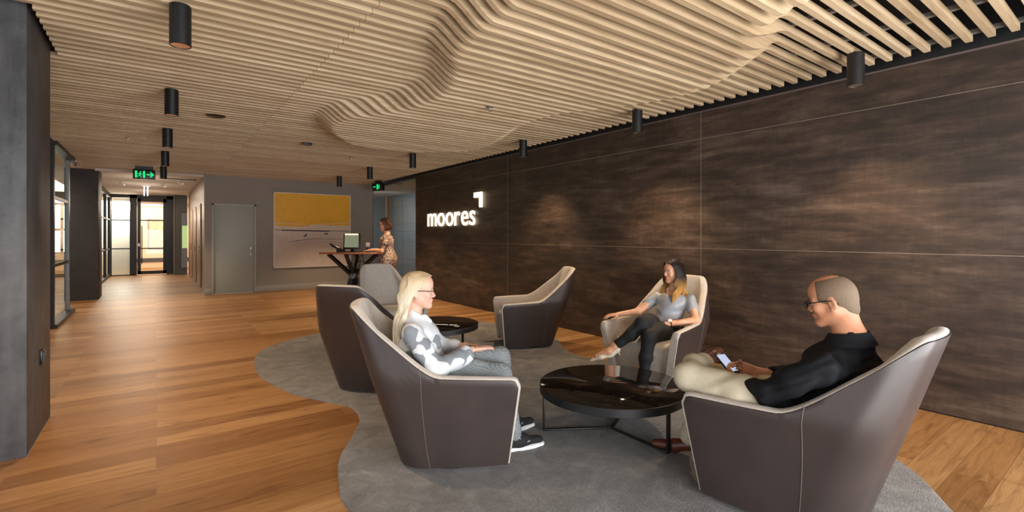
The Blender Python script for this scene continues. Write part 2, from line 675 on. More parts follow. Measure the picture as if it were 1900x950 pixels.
# ------------------------------------------------------------------ smooth implicit surfaces for bodies and cloth
class SDF:
    def __init__(s, h=0.005):
        s.ops = []
        s.h = h

    def cone(s, a, b, ra, rb, k=0.02, sub=False, flat=None):
        s.ops.append(('c', np.array(a, float), np.array(b, float), ra, rb, k, sub, flat))
        return s

    def chain(s, pts, rs, k=0.02):
        for i in range(len(pts) - 1):
            s.cone(pts[i], pts[i + 1], rs[i], rs[i + 1], k)
        return s

    def ell(s, c, r, rot=None, k=0.02, sub=False):
        s.ops.append(('e', np.array(c, float), np.array(r, float), np.eye(3) if rot is None else np.array(rot, float), 0, k, sub, None))
        return s

    def mesh(s, name, mat, parent, noise=None, cut=None):
        lo = np.full(3, 1e9)
        hi = -lo
        for o in s.ops:
            if o[6]:
                continue
            if o[0] == 'c':
                for p, r in ((o[1], o[3]), (o[2], o[4])):
                    lo = np.minimum(lo, p - r)
                    hi = np.maximum(hi, p + r)
            else:
                lo = np.minimum(lo, o[1] - o[2].max())
                hi = np.maximum(hi, o[1] + o[2].max())
        h = s.h
        lo = lo - 0.02 - 2 * h
        hi = hi + 0.02 + 2 * h
        n = np.ceil((hi - lo) / h).astype(int) + 1
        ax = [lo[i] + h * np.arange(n[i]) for i in range(3)]
        F = np.full(tuple(n), 0.2, np.float32)
        for o in s.ops:
            k = o[5]
            mg = k + 0.015 + 2 * h
            if o[0] == 'c':
                a, b, ra, rb = o[1], o[2], o[3], o[4]
                l = np.minimum(a - ra, b - rb) - mg
                u = np.maximum(a + ra, b + rb) + mg
            else:
                l = o[1] - o[2].max() - mg
                u = o[1] + o[2].max() + mg
            i0 = np.clip(np.floor((l - lo) / h).astype(int), 0, n)
            i1 = np.clip(np.ceil((u - lo) / h).astype(int) + 1, 0, n)
            if (i1 <= i0).any():
                continue
            X = ax[0][i0[0]:i1[0]][:, None, None]
            Y = ax[1][i0[1]:i1[1]][None, :, None]
            Z = ax[2][i0[2]:i1[2]][None, None, :]
            if o[0] == 'c':
                ab = b - a
                L = float(ab @ ab) + 1e-12
                t = np.clip(((X - a[0]) * ab[0] + (Y - a[1]) * ab[1] + (Z - a[2]) * ab[2]) / L, 0, 1)
                dx = X - a[0] - t * ab[0]
                dy = Y - a[1] - t * ab[1]
                dz = Z - a[2] - t * ab[2]
                if o[7] is not None:      # flattening along a direction: (unit vector, factor)
                    fv, ff = o[7]
                    dd = dx * fv[0] + dy * fv[1] + dz * fv[2]
                    sc = (1 / ff - 1)
                    dx = dx + dd * fv[0] * sc
                    dy = dy + dd * fv[1] * sc
                    dz = dz + dd * fv[2] * sc
                d = np.sqrt(dx * dx + dy * dy + dz * dz) - (ra + (rb - ra) * t)
            else:
                c, r, m = o[1], o[2], o[3]
                px, py, pz = X - c[0], Y - c[1], Z - c[2]
                q = [px * m[0][j] + py * m[1][j] + pz * m[2][j] for j in range(3)]
                k0 = np.sqrt(sum((q[j] / r[j]) ** 2 for j in range(3)))
                k1 = np.sqrt(sum((q[j] / r[j] ** 2) ** 2 for j in range(3))) + 1e-9
                d = k0 * (k0 - 1) / k1
            S = F[i0[0]:i1[0], i0[1]:i1[1], i0[2]:i1[2]]
            if o[6]:
                d = -d
                hh = np.maximum(k - np.abs(S - d), 0) / max(k, 1e-6)
                S[...] = np.maximum(S, d) + hh * hh * k * 0.25
            else:
                hh = np.maximum(k - np.abs(S - d), 0) / max(k, 1e-6)
                S[...] = np.minimum(S, d) - hh * hh * k * 0.25
        if noise is not None:
            amp, fr = noise
            X = ax[0][:, None, None]
            Y = ax[1][None, :, None]
            Z = ax[2][None, None, :]
            w1 = np.sin(fr * (X * 0.9 + 0.5 * Z) + 2.1 * np.sin(fr * 0.4 * (Y + Z))) 
            w2 = np.sin(fr * 1.7 * (Y * 0.8 - 0.7 * Z + 0.3 * X) + 1.7 * np.sin(fr * 0.5 * X))
            F += (amp * (w1 * w2 + 0.5 * np.sin(fr * 2.3 * (Z + 0.4 * X - 0.3 * Y) + 2 * w1))).astype(np.float32)
        if cut is not None:               # list of (point, normal): keep the side opposite to the normal
            X = ax[0][:, None, None]
            Y = ax[1][None, :, None]
            Z = ax[2][None, None, :]
            for p, nn in cut:
                d = (X - p[0]) * nn[0] + (Y - p[1]) * nn[1] + (Z - p[2]) * nn[2]
                F = np.maximum(F, d.astype(np.float32))
        V, Q = nets(F, lo, h)
        me = bpy.data.meshes.new(name)
        me.vertices.add(len(V))
        me.vertices.foreach_set('co', V.astype(np.float32).ravel())
        me.loops.add(len(Q) * 4)
        me.loops.foreach_set('vertex_index', Q.ravel().astype(np.int32))
        me.polygons.add(len(Q))
        me.polygons.foreach_set('loop_start', (np.arange(len(Q)) * 4).astype(np.int32))
        me.update(calc_edges=True)
        me.validate()
        me.materials.append(mat)
        me.polygons.foreach_set('use_smooth', [True] * len(me.polygons))
        o = bpy.data.objects.new(name, me)
        COL.objects.link(o)
        if parent is not None:
            o.parent = parent
        return o


def nets(F, lo, h):
    S = F < 0
    n = np.array(F.shape)
    c = np.zeros(tuple(n - 1), np.int8)
    for i in (0, 1):
        for j in (0, 1):
            for k in (0, 1):
                c += S[i:n[0] - 1 + i, j:n[1] - 1 + j, k:n[2] - 1 + k]
    act = (c > 0) & (c < 8)
    I = np.argwhere(act)
    idx = np.full(act.shape, -1, np.int64)
    idx[act] = np.arange(len(I))
    acc = np.zeros((len(I), 3))
    cnt = np.zeros(len(I))
    cr = [(i, j, k) for i in (0, 1) for j in (0, 1) for k in (0, 1)]
    fv = {q: F[I[:, 0] + q[0], I[:, 1] + q[1], I[:, 2] + q[2]].astype(float) for q in cr}
    for a in cr:
        for d in range(3):
            if a[d] == 0:
                b = list(a)
                b[d] = 1
                b = tuple(b)
                fa, fb = fv[a], fv[b]
                m = (fa < 0) != (fb < 0)
                t = fa[m] / (fa[m] - fb[m])
                p = np.tile(np.array(a, float), (m.sum(), 1))
                p[:, d] += t
                acc[m] += p
                cnt[m] += 1
    V = (I + acc / cnt[:, None]) * h + lo
    Q = []
    for d in range(3):
        e1, e2 = (d + 1) % 3, (d + 2) % 3
        sl0 = [slice(None)] * 3
        sl1 = [slice(None)] * 3
        sl0[d] = slice(0, n[d] - 1)
        sl1[d] = slice(1, n[d])
        A = S[tuple(sl0)]
        B = S[tuple(sl1)]
        E = np.argwhere(A != B)
        E = E[(E[:, e1] > 0) & (E[:, e2] > 0) & (E[:, e1] < n[e1] - 1) & (E[:, e2] < n[e2] - 1)]
        sg = A[E[:, 0], E[:, 1], E[:, 2]]
        o1 = np.zeros(3, int)
        o1[e1] = 1
        o2 = np.zeros(3, int)
        o2[e2] = 1

        def g(x):
            return idx[x[:, 0], x[:, 1], x[:, 2]]
        q = np.stack([g(E - o1 - o2), g(E - o2), g(E), g(E - o1)], 1)
        q[~sg] = q[~sg][:, ::-1]
        Q.append(q)
    Q = np.concatenate(Q)
    Q = Q[(Q >= 0).all(1)]
    return V, Q


# ------------------------------------------------------------------ room shell
XR = 4.95      # face of the brown wall
ZC = 2.82      # underside of the slat ceiling


def room():
    struct(MB().box(-8, 10, -4, 31, -0.12, 0).build('floor', M['floor']))
    # ---- right wall: brown cladding with thin pale joints
    w = MB().box(XR, XR + 0.2, -1.5, 10.58, 0.012, 2.79)
    wall = struct(w.build('wall_right', M['clad']))
    for i, z in enumerate((1.253, 2.49)):
        MB().box(XR - 0.0015, XR + 0.01, -1.5, 10.58, z - 0.0022, z + 0.0022).build('panel_joint', M['joint'], wall)
    for y in (-0.6, 3.13, 6.86):
        MB().box(XR - 0.0015, XR + 0.01, y - 0.0022, y + 0.0022, 0.02, 2.79).build('panel_joint', M['joint'], wall)
    MB().box(XR + 0.012, XR + 0.19, -1.5, 10.57, 0.0, 0.02).build('shadow_gap', M['black'], wall)
    # dark recess above the cladding
    struct(MB().box(XR - 0.02, XR + 0.25, -1.5, 13.6, 2.80, 3.2).build('trim_1', M['black']))
    struct(MB().box(XR - 0.012, XR + 0.02, -1.5, 10.58, 2.788, 2.8).build('trim_2', M['seam']))
    # ---- soffit above the slats
    struct(MB().box(-8, 5.3, -4, 14.0, 3.16, 3.3).build('ceiling', M['void']))
    rl = MB()
    for x in (4.8, 4.2, 3.6, 3.0, 2.4, 1.8, 1.2, 0.6, 0.0, -0.6):
        rl.box(x - 0.02, x + 0.02, -1.5, 13.35, 2.872, 2.9)
    struct(rl.build('trim_3', M['rail']))
    # ducts and hangers seen between the slats near the camera
    # ---- back wall with the painting
    bw = MB()
    Y0 = 13.4
    bw.box(0.91, 1.06, Y0, Y0 + 0.15, 0, 2.86)
    bw.box(1.99, 4.97, Y0, Y0 + 0.15, 0, 2.86)
    bw.box(1.06, 1.99, Y0, Y0 + 0.15, 2.16, 2.86)
    struct(bw.build('wall_back', M['wall']))
    bb = MB()
    bb.box(0.905, 1.055, Y0 - 0.015, Y0, 0, 0.15)
    bb.box(1.995, 4.9, Y0 - 0.015, Y0, 0, 0.15)
    struct(bb.build('baseboard_back', M['skirt'], bevel=0.003))
    # ---- grey door in the back wall
    d = MB()
    d.box(1.105, 1.945, Y0 + 0.02, Y0 + 0.06, 0.012, 2.115)
    door = struct(d.build('door_1', M['doorpaint'], bevel=0.003))
    fr = MB()
    fr.box(1.055, 1.10, Y0 - 0.018, Y0 + 0.12, 0, 2.16)
    fr.box(1.95, 1.995, Y0 - 0.018, Y0 + 0.12, 0, 2.16)
    fr.box(1.055, 1.995, Y0 - 0.018, Y0 + 0.12, 2.12, 2.165)
    fr.build('door_frame', M['doorpaint'], door, bevel=0.003)
    hd = MB()
    hd.box(1.86, 1.885, Y0 - 0.002, Y0 + 0.02, 0.93, 1.1)
    hd.tube([(1.872, Y0 - 0.03, 0.95), (1.872, Y0 - 0.03, 1.08)], 0.009)
    hd.tube([(1.872, Y0 + 0.02, 0.97), (1.872, Y0 - 0.03, 0.97)], 0.006)
    hd.tube([(1.872, Y0 + 0.02, 1.06), (1.872, Y0 - 0.03, 1.06)], 0.006)
    tag(hd.build('door_handle', M['steel'], door), label='brushed steel pull handle')
    for z in (0.3, 1.8):
        MB().tube([(1.103, Y0 + 0.012, z - 0.05), (1.103, Y0 + 0.012, z + 0.05)], 0.008).build('hinge', M['steel'], door)
    # ---- corridor
    struct(MB().box(-1.35, 1.1, 13.55, 21.8, 2.84, 2.95).build('ceiling', M['plaster']))
    struct(MB().box(-1.05, 0.92, 13.5, 13.56, 2.78, 2.95).build('trim_4', M['plaster']))
    # timber lined right side of the corridor
    struct(MB().box(0.91, 1.05, Y0 + 0.15, 20.4, 0, 2.84).build('wall_corridor_right', M['locker']))
    # far end: black steel frame with glass
    YE = 21.6
    f = MB()
    for x0, x1 in ((-1.30, -1.24), (-0.75, -0.55), (0.30, 0.50)):
        f.box(x0, x1, YE, YE + 0.08, 0, 2.84)
    f.box(-1.3, 0.5, YE, YE + 0.08, 2.72, 2.84)
    f.box(-1.3, -0.6, YE, YE + 0.08, 0, 0.03)
    for z in (1.94, 0.94):
        f.box(-1.26, -0.7, YE + 0.01, YE + 0.06, z - 0.02, z + 0.02)
    fo = struct(f.build('window_1', M['black']))
    MB().box(-1.24, -0.75, YE + 0.03, YE + 0.04, 0.03, 2.72).build('pane', M['glass'], fo)
    d = MB()
    d.box(-0.54, -0.44, YE - 0.02, YE + 0.05, 0.02, 2.72)
    d.box(0.2, 0.3, YE - 0.02, YE + 0.05, 0.02, 2.72)
    d.box(-0.54, 0.3, YE - 0.02, YE + 0.05, 0.02, 0.14)
    d.box(-0.54, 0.3, YE - 0.02, YE + 0.05, 2.6, 2.72)
    for z in (1.94, 0.94):
        d.box(-0.46, 0.22, YE - 0.01, YE + 0.04, z - 0.02, z + 0.02)
    do = struct(d.build('door_2', M['black']))
    MB().box(-0.44, 0.2, YE + 0.01, YE + 0.02, 0.14, 2.6).build('pane', M['glass'], do)
    h = MB()
    h.tube([(-0.41, YE - 0.08, 0.4), (-0.41, YE - 0.08, 1.75)], 0.014)
    for z in (0.5, 1.65):
        h.tube([(-0.41, YE - 0.08, z), (-0.44, YE - 0.01, z)], 0.008)
    tag(h.build('door_handle', M['black'], do), label='long black pull handle')
    MB().box(-0.52, -0.47, YE - 0.035, YE - 0.02, 1.02, 1.12).build('door_lock', M['steel'], do)
    # wall beside the end door
    struct(MB().box(0.5, 0.9, 20.9, 21.7, 0, 2.84).build('wall_corridor_end', M['tile_dark']))
    struct(MB().box(0.49, 0.52, 20.86, 20.92, 0, 2.84).build('trim_5', M['joint']))
    # beyond: small room with cream walls
    struct(MB().box(-1.5, 4, 26.2, 26.4, 0, 3.0).build('wall_far_room', M['cream']))
    struct(MB().box(-1.5, 4, 26.17, 26.2, 0.25, 0.42).build('trim_6', M['rubber']))
    struct(MB().box(-1.34, -0.7, 21.95, 22.0, 0, 2.84).build('wall_far_panel', M['frost']))
    struct(MB().box(-2, 4, 21.7, 26.4, 2.84, 2.95).build('ceiling', M['plaster']))
    struct(MB().box(-1.7, -1.5, 21.7, 26.4, 0, 3.0).build('wall_far_room_left', M['cream']))
    struct(MB().box(2.4, 2.6, 21.7, 26.4, 0, 3.0).build('wall_far_room_right', M['cream']))
    # left side of the corridor: black framed glazing
    f = MB()
    for y in (14.75, 16.4, 18.0, 19.7, 21.4):
        f.box(-1.34, -1.26, y, y + 0.09, 0, 2.84)
    f.box(-1.34, -1.26, 14.7, 21.6, 0, 0.1)
    f.box(-1.34, -1.26, 14.7, 21.6, 2.7, 2.84)
    for z in (1.94, 0.94):
        f.box(-1.33, -1.27, 14.7, 21.6, z - 0.02, z + 0.02)
    fo = struct(f.build('window_2', M['black']))
    MB().box(-1.305, -1.295, 14.7, 21.6, 0.1, 2.7).build('pane', M['glass'], fo)
    struct(MB().box(-3.0, -2.9, 14.6, 21.6, 0, 2.9).build('wall_corridor_left', M['tile_dark']))
    # ---- pillars
    p = MB().box(-2.9, -0.66, 4.28, 5.12, 0.0, 2.95)
    po = struct(p.build('wall_pillar_near', M['concrete'], bevel=0.002))
    MB().box(-0.6615, -0.6575, 4.277, 5.12, 0.0, 0.006).build('edge_trim', M['joint'], po)
    struct(MB().box(-1.54, -1.02, 13.85, 14.7, 0, 2.95).build('wall_pillar_far', M['concrete2'], bevel=0.002))
    # ---- glazed screen of the side room
    s = MB()
    s.box(-1.36, -1.24, 9.93, 10.03, 0.0, 2.82)
    s.box(-1.34, -1.2, 9.9, 11.95, 0.0, 0.06)
    s.box(-1.34, -1.2, 9.9, 11.95, 2.76, 2.83)
    for z in (2.0, 0.93):
        s.box(-1.32, -1.28, 10.0, 11.8, z - 0.025, z + 0.025)
    so = struct(s.build('window_3', M['black']))
    MB().box(-1.305, -1.295, 10.03, 11.78, 0.05, 2.77).build('pane', M['glass'], so)
    MB().box(-1.33, -1.27, 11.78, 11.9, 0.06, 2.76).build('window_post', M['alu'], so)
    # side room behind it
    struct(MB().box(-6.0, -5.9, 5.2, 21.6, 0, 2.9).build('wall_left', M['cream']))
    struct(MB().box(-6.0, -1.36, 16.9, 17.0, 0, 2.9).build('wall_side_room', M['cream']))
    struct(MB().box(-6, -1.36, 5.12, 21.6, 2.84, 2.95).build('ceiling', M['plaster']))
    wn = struct(MB().box(-5.9, -5.86, 13.4, 16.6, 0.9, 2.3).build('window_4', M['window_light']))
    g = MB()
    for y in (13.4, 14.2, 15.0, 15.8, 16.6):
        g.box(-5.86, -5.82, y - 0.03, y + 0.03, 0.85, 2.35)
    for z in (0.9, 1.6, 2.3):
        g.box(-5.86, -5.82, 13.4, 16.6, z - 0.03, z + 0.03)
    g.build('window_frame', M['black'], wn)
    wn = struct(MB().box(-3.6, -1.9, 16.86, 16.9, 0.95, 2.2).build('window_5', M['window_light']))
    g = MB()
    for x in (-3.6, -3.05, -2.5, -1.95):
        g.box(x - 0.025, x + 0.025, 16.82, 16.86, 0.9, 2.25)
    for z in (0.95, 1.55, 2.2):
        g.box(-3.6, -1.9, 16.82, 16.86, z - 0.025, z + 0.025)
    g.build('window_frame', M['black'], wn)
    # ---- glass wall between the end of the brown wall and the back wall
    XG = XR
    f = MB()
    f.box(XG - 0.03, XG + 0.03, 10.58, 13.4, 2.76, 2.82)
    f.box(XG - 0.02, XG + 0.02, 10.58, 13.4, 0.0, 0.02)
    fo = struct(f.build('window_6', M['black']))
    MB().box(XG - 0.006, XG + 0.006, 10.6, 11.33, 0.02, 2.76).build('pane', M['glass'], fo)
    MB().box(XG - 0.006, XG + 0.006, 12.42, 13.38, 0.02, 2.76).build('pane', M['glass'], fo)
    dg = struct(MB().box(XG - 0.006, XG + 0.006, 11.345, 12.405, 0.02, 2.755).build('door_3', M['glass']))
    h = MB()
    for dx in (-0.05, 0.05):
        h.box(XG + dx - 0.014, XG + dx + 0.014, 12.27, 12.3, 0.75, 2.42)
    tag(h.build('door_handle', M['brass'], dg, bevel=0.004), label='tall honey timber pull bar')
    h = MB()
    for z in (0.95, 1.6, 1.95, 2.25):
        h.tube([(XG - 0.05, 12.285, z), (XG + 0.05, 12.285, z)], 0.007)
    h.build('handle_fixing', M['steel'], dg)
    MB().box(XG - 0.025, XG + 0.025, 11.35, 11.6, 2.68, 2.76).build('door_hinge', M['steel'], dg)
    # lobby beyond the glass
    struct(MB().box(6.9, 7.0, 9.0, 17.5, 0, 3.0).build('wall_lobby', M['tile']))
    t = MB()
    for z in (0.6, 1.2, 1.8, 2.4):
        t.box(6.895, 6.902, 9.0, 17.5, z - 0.004, z + 0.004)
    for y in (10.2, 11.6, 13.0, 14.4, 15.8):
        t.box(6.895, 6.902, y - 0.004, y + 0.004, 0, 3.0)
    struct(t.build('trim_7', M['rubber']))
    struct(MB().box(4.97, 7.0, 17.4, 17.5, 0, 3.0).build('wall_lobby_end', M['tile']))
    struct(MB().box(5.15, 7.0, 9.0, 9.1, 0, 3.0).build('wall_lobby_near', M['tile']))
    struct(MB().box(4.97, 7.0, 9.0, 17.5, 2.84, 2.95).build('ceiling', M['plaster']))


M['tile_dark'] = plain('dark_grey_green_paint', rgb(76, 76, 68), 0.5, var=0.04, scale=3)
M['concrete2'] = plain('dark_charcoal_panel', rgb(50, 49, 50), 0.55, var=0.2, scale=5)


# ---- slat ceiling: every fin's lower edge follows the bulging island
BLOB = [(0.6, -0.9), (1.2, 0.9), (1.38, 1.9), (1.44, 2.56), (1.47, 2.73), (1.52, 2.95), (1.6, 3.18), (1.72, 3.37), (1.86, 3.7), (1.93, 4.03), (1.88, 4.5),
        (1.72, 4.89), (1.53, 5.23), (1.48, 5.76), (1.57, 6.17), (1.78, 6.56), (2.16, 7.05), (2.93, 7.25), (3.6, 6.9),
        (4.05, 6.4), (3.99, 5.52), (3.68, 4.65), (3.62, 4.01), (3.78, 3.64), (3.95, 3.35), (4.09, 2.89), (4.11, 2.5),
        (4.03, 2.23), (3.79, 1.85), (3.59, 1.62), (3.39, 1.49), (3.15, 1.3), (3.0, 0.6), (2.9, -0.9)]


def slat_ceiling():
    bl = np.array(catmull(BLOB, 4, True))
    nb = len(bl)

    def sd(x, y):          # signed distance to the island outline, positive inside
        px, py = np.broadcast_arrays(x, y)
        d = np.full(px.shape, 1e9)
        ins = np.zeros(px.shape, bool)
        for i in range(nb):
            ax_, ay_ = bl[i]
            bx_, by_ = bl[(i + 1) % nb]
            ex, ey = bx_ - ax_, by_ - ay_
            t = np.clip(((px - ax_) * ex + (py - ay_) * ey) / (ex * ex + ey * ey + 1e-12), 0, 1)
            d = np.minimum(d, np.hypot(px - ax_ - t * ex, py - ay_ - t * ey))
            c = ((ay_ > py) != (by_ > py)) & (px < (bx_ - ax_) * (py - ay_) / (by_ - ay_ + 1e-12) + ax_)
            ins ^= c
        return np.where(ins, d, -d)

    mb = MB()
    k0 = -12
    W = 0.040
    for k in range(k0, 107):
        y = 0.61 + 0.12 * k
        if y > 13.33:
            break
        xl = -3.2
        if 4.2 < y < 5.2:
            xl = -0.625
        elif y >= 5.2:
            xl = -1.24 if y < 13.8 else -1.0
        for (x0, x1) in ((xl, 1.1085), (1.1115, 4.81)):
            if x0 < 1.0:
                xs = np.array([x0, x1])
            else:
                xs = np.arange(x0, x1, 0.035)
                xs = np.append(xs, x1)
            s_ = sd(xs, np.full(xs.shape, y))
            # ease down over 0.30 m inside the outline
            t = np.clip((s_ + 0.02) / 0.25, 0, 1)
            drop = 0.135 * t * t * (3 - 2 * t)
            zb = ZC - drop
            n = len(xs)
            vs = []
            for i in range(n):
                vs += [(xs[i], y, zb[i]), (xs[i], y + W, zb[i]), (xs[i], y + W, 2.872), (xs[i], y, 2.872)]
            fs = []
            for i in range(n - 1):
                a, b = 4 * i, 4 * i + 4
                fs += [(a, b, b + 1, a + 1), (a + 1, b + 1, b + 2, a + 2), (a + 3, a + 2, b + 2, b + 3), (a, a + 3, b + 3, b)]
            fs += [(0, 1, 2, 3), (4 * n - 4, 4 * n - 1, 4 * n - 2, 4 * n - 3)]
            mb.add(vs, fs)
    o = mb.build('ceiling', M['slat'])
    struct(o)
    o['label'] = 'pale oak slat ceiling with a wavy lowered island'
    return o


room()
slat_ceiling()

# ------------------------------------------------------------------ downlights
LROW = [(0.12, 3.62), (0.12, 5.76), (0.12, 7.9), (0.12, 10.04), (0.12, 12.3)]
RROW = [(4.4, 1.45), (4.4, 3.58), (4.4, 5.7), (3.58, 7.77), (3.57, 9.83), (3.53, 11.78)]


def make_downlight():
    root = empty('cylinder_downlight', (0, 0, 0))
    r, hgt = 0.058, 0.25
    prof = [(0.0, 0.0), (r - 0.004, 0.0), (r, -0.004), (r, -hgt + 0.002), (r - 0.002, -hgt), (r - 0.004, -hgt), (r - 0.005, -hgt + 0.004), (r - 0.005, -hgt + 0.02)]
    MB().lathe(prof, n=40).build('housing', M['black'], root, smooth=True)
    MB().lathe([(r - 0.006, -hgt + 0.003), (r - 0.012, -hgt + 0.02), (0.026, -hgt + 0.055), (0.022, -hgt + 0.056)], n=40).build('reflector', M['reflector'], root, smooth=True)
    MB().lathe([(0.0, -hgt + 0.054), (0.024, -hgt + 0.054), (0.024, -hgt + 0.058), (0, -hgt + 0.058)], n=24).build('lens', M['lens'], root)
    return root


def place_lamps():
    proto = make_downlight()
    side = ['nearest the camera', 'second from the camera', 'third from the camera', 'fourth from the camera', 'last before the corridor']
    rlab = ['above the man in black', 'above the seated woman in grey by the brown wall', 'above the empty armchair by the brown wall',
            'in front of the glowing wall sign', 'right of the yellow painting', 'above the yellow painting']
    i = 0
    for grp, row in (('downlights in the left row', LROW), ('downlights along the right side', RROW)):
        for j, (x, y) in enumerate(row):
            o = proto if i == 0 else copy_tree(proto)
            i += 1
            o.location = (x, y, ZC)
            if grp.endswith('left row'):
                tag(o, 'black cylinder downlight in the left ceiling row, ' + side[j], 'ceiling light', grp)
            else:
                tag(o, 'black cylinder downlight ' + rlab[j], 'ceiling light', grp)
            l = bpy.data.lights.new('downlight_beam', 'SPOT')
            l.energy = 85 if x > 4 else (150 if x > 3 else 100)
            l.color = WARM
            l.spot_size = R(100)
            l.spot_blend = 0.7
            l.shadow_soft_size = 0.03
            lo = bpy.data.objects.new('downlight_beam', l)
            COL.objects.link(lo)
            lo.location = (x, y, ZC - 0.255)
            lo.rotation_euler = (0, 0, 0)


place_lamps()


# ------------------------------------------------------------------ ceiling fittings
def fittings():
    # exit sign above the corridor mouth
    e = empty('exit_sign', (-0.2, 12.5, 2.56), 0, label='green illuminated exit sign with running figure and arrow above the corridor', cat='exit sign', group=None)
    MB().box(-0.185, 0.185, -0.02, 0.02, 0.0, 0.2).build('sign_box', M['black'], e, bevel=0.004)
    MB().box(-0.15, 0.15, -0.02, 0.02, 0.2, 0.26).build('ceiling_bracket', M['black'], e)
    g = MB()
    y = -0.0225

    def poly(pts):
        g.add([(a, y, b) for a, b in pts] + [(a, y + 0.0035, b) for a, b in pts],
              [tuple(range(len(pts)))] + [tuple(reversed(range(len(pts), 2 * len(pts))))] + [(i, (i + 1) % len(pts), len(pts) + (i + 1) % len(pts), len(pts) + i) for i in range(len(pts))])

    poly([(-0.15, 0.025), (-0.115, 0.025), (-0.115, 0.165), (-0.15, 0.165)])
    poly([(-0.02, 0.025), (0.015, 0.025), (0.015, 0.165), (-0.02, 0.165)])

    def bar(a, b, w):
        a, b = Vector((a[0], a[1])), Vector((b[0], b[1]))
        d = (b - a).normalized()
        n = Vector((-d.y, d.x)) * w
        poly([tuple(a + n), tuple(a - n), tuple(b - n), tuple(b + n)])
    bar((-0.066, 0.125), (-0.074, 0.085), 0.011)      # trunk
    bar((-0.074, 0.088), (-0.052, 0.062), 0.007)
    bar((-0.052, 0.062), (-0.058, 0.03), 0.006)
    bar((-0.076, 0.086), (-0.09, 0.058), 0.007)
    bar((-0.09, 0.058), (-0.112, 0.05), 0.006)
    bar((-0.062, 0.122), (-0.042, 0.1), 0.005)
    bar((-0.042, 0.1), (-0.026, 0.106), 0.005)
    bar((-0.068, 0.122), (-0.094, 0.114), 0.005)
    bar((-0.094, 0.114), (-0.104, 0.094), 0.005)
    poly([(-0.06 + 0.012 * math.cos(t * PI / 5), 0.147 + 0.012 * math.sin(t * PI / 5)) for t in range(10)])
    bar((0.04, 0.095), (0.13, 0.095), 0.013)
    poly([(0.165, 0.095), (0.112, 0.15), (0.09, 0.15), (0.128, 0.095), (0.09, 0.04), (0.112, 0.04)])
    tag(g.build('pictogram', M['green'], e), label='green running figure in a doorway and arrow')
    # second exit sign, seen nearly edge on by the glass wall
    e2 = empty('exit_sign', (4.62, 12.1, 2.56), R(-62), label='small exit sign seen side-on beside the glass wall', cat='exit sign')
    MB().box(-0.17, 0.17, -0.04, 0.04, 0.0, 0.19).build('sign_box', M['black'], e2, bevel=0.004)
    MB().box(-0.1, 0.1, -0.02, 0.02, 0.19, 0.26).build('ceiling_bracket', M['black'], e2)
    g = MB()
    g.box(-0.02, 0.03, -0.043, -0.04, 0.03, 0.16)
    g.box(0.05, 0.07, -0.043, -0.04, 0.05, 0.14)
    g.box(-0.14, -0.05, -0.043, -0.04, 0.085, 0.105)
    g.build('pictogram', M['green'], e2)
    # round black speaker and small sensors
    s = empty('ceiling_speaker', (0.57, 6.7, ZC), label='flat round black ceiling speaker set in the slats', cat='ceiling speaker')
    MB().lathe([(0, -0.012), (0.085, -0.012), (0.1, -0.004), (0.1, 0.0)], n=32).build('grille', M['black'], s, smooth=True)
    s = empty('track_sensor', (1.86, 7.82, ZC), label='small black sensor box on the slat ceiling beyond the island', cat='sensor')
    MB().box(-0.07, 0.07, -0.03, 0.03, -0.035, 0.0).build('sensor_body', M['black'], s, bevel=0.005)
    MB().lathe([(0, -0.05), (0.012, -0.046), (0.014, -0.034)], n=16).build('lens', M['blackgloss'], s)
    for (x, y, z, lab) in ((2.70, 4.04, 2.69, 'clear sprinkler head under the lowered ceiling island'), (-0.33, 8.93, ZC, 'small sprinkler head on the left of the slat ceiling'), (2.86, 8.81, ZC, 'tiny sprinkler head between sign and painting')):
        s = empty('sprinkler', (x, y, z), label=lab, cat='sprinkler', group='ceiling sprinklers')
        MB().lathe([(0.0, 0.0), (0.028, 0.0), (0.03, -0.006), (0.01, -0.012), (0.008, -0.03), (0.0, -0.03)], n=20).build('body', M['steel'], s, smooth=True)
        MB().lathe([(0, -0.042), (0.018, -0.042), (0.018, -0.039), (0, -0.039)], n=16).build('deflector', M['steel'], s)
        m = MB()
        for a in (0, PI):
            m.tube([(0.012 * math.cos(a), 0.012 * math.sin(a), -0.01), (0.015 * math.cos(a), 0.015 * math.sin(a), -0.03), (0.002, 0, -0.041)], 0.002, 6)
        m.build('arm', M['steel'], s)
    # corridor ceiling fittings
    s = empty('air_grille', (0.45, 14.9, 2.84), label='long dark slot grille in the corridor ceiling', cat='vent')
    MB().box(-0.4, 0.4, -0.07, 0.07, -0.01, 0.0).build('frame', M['alu'], s)
    m = MB()
    for i in range(5):
        m.box(-0.38, 0.38, -0.055 + i * 0.025, -0.045 + i * 0.025, -0.016, -0.008)
    m.build('louvres', M['rubber'], s)
    s = empty('linear_light', (-0.25, 17.4, 2.84), label='suspended white tube light in the corridor', cat='ceiling light')
    m = MB()
    m.tube([(-0.03, 0, -0.02), (-0.03, 0, -0.3)], 0.012)
    m.tube([(0.05, 0, -0.02), (0.05, 0, -0.3)], 0.012)
    m.build('lamp_tube', M['tube'], s)
    MB().box(-0.09, 0.11, -0.05, 0.05, -0.03, 0.0).build('mount', M['white'], s)
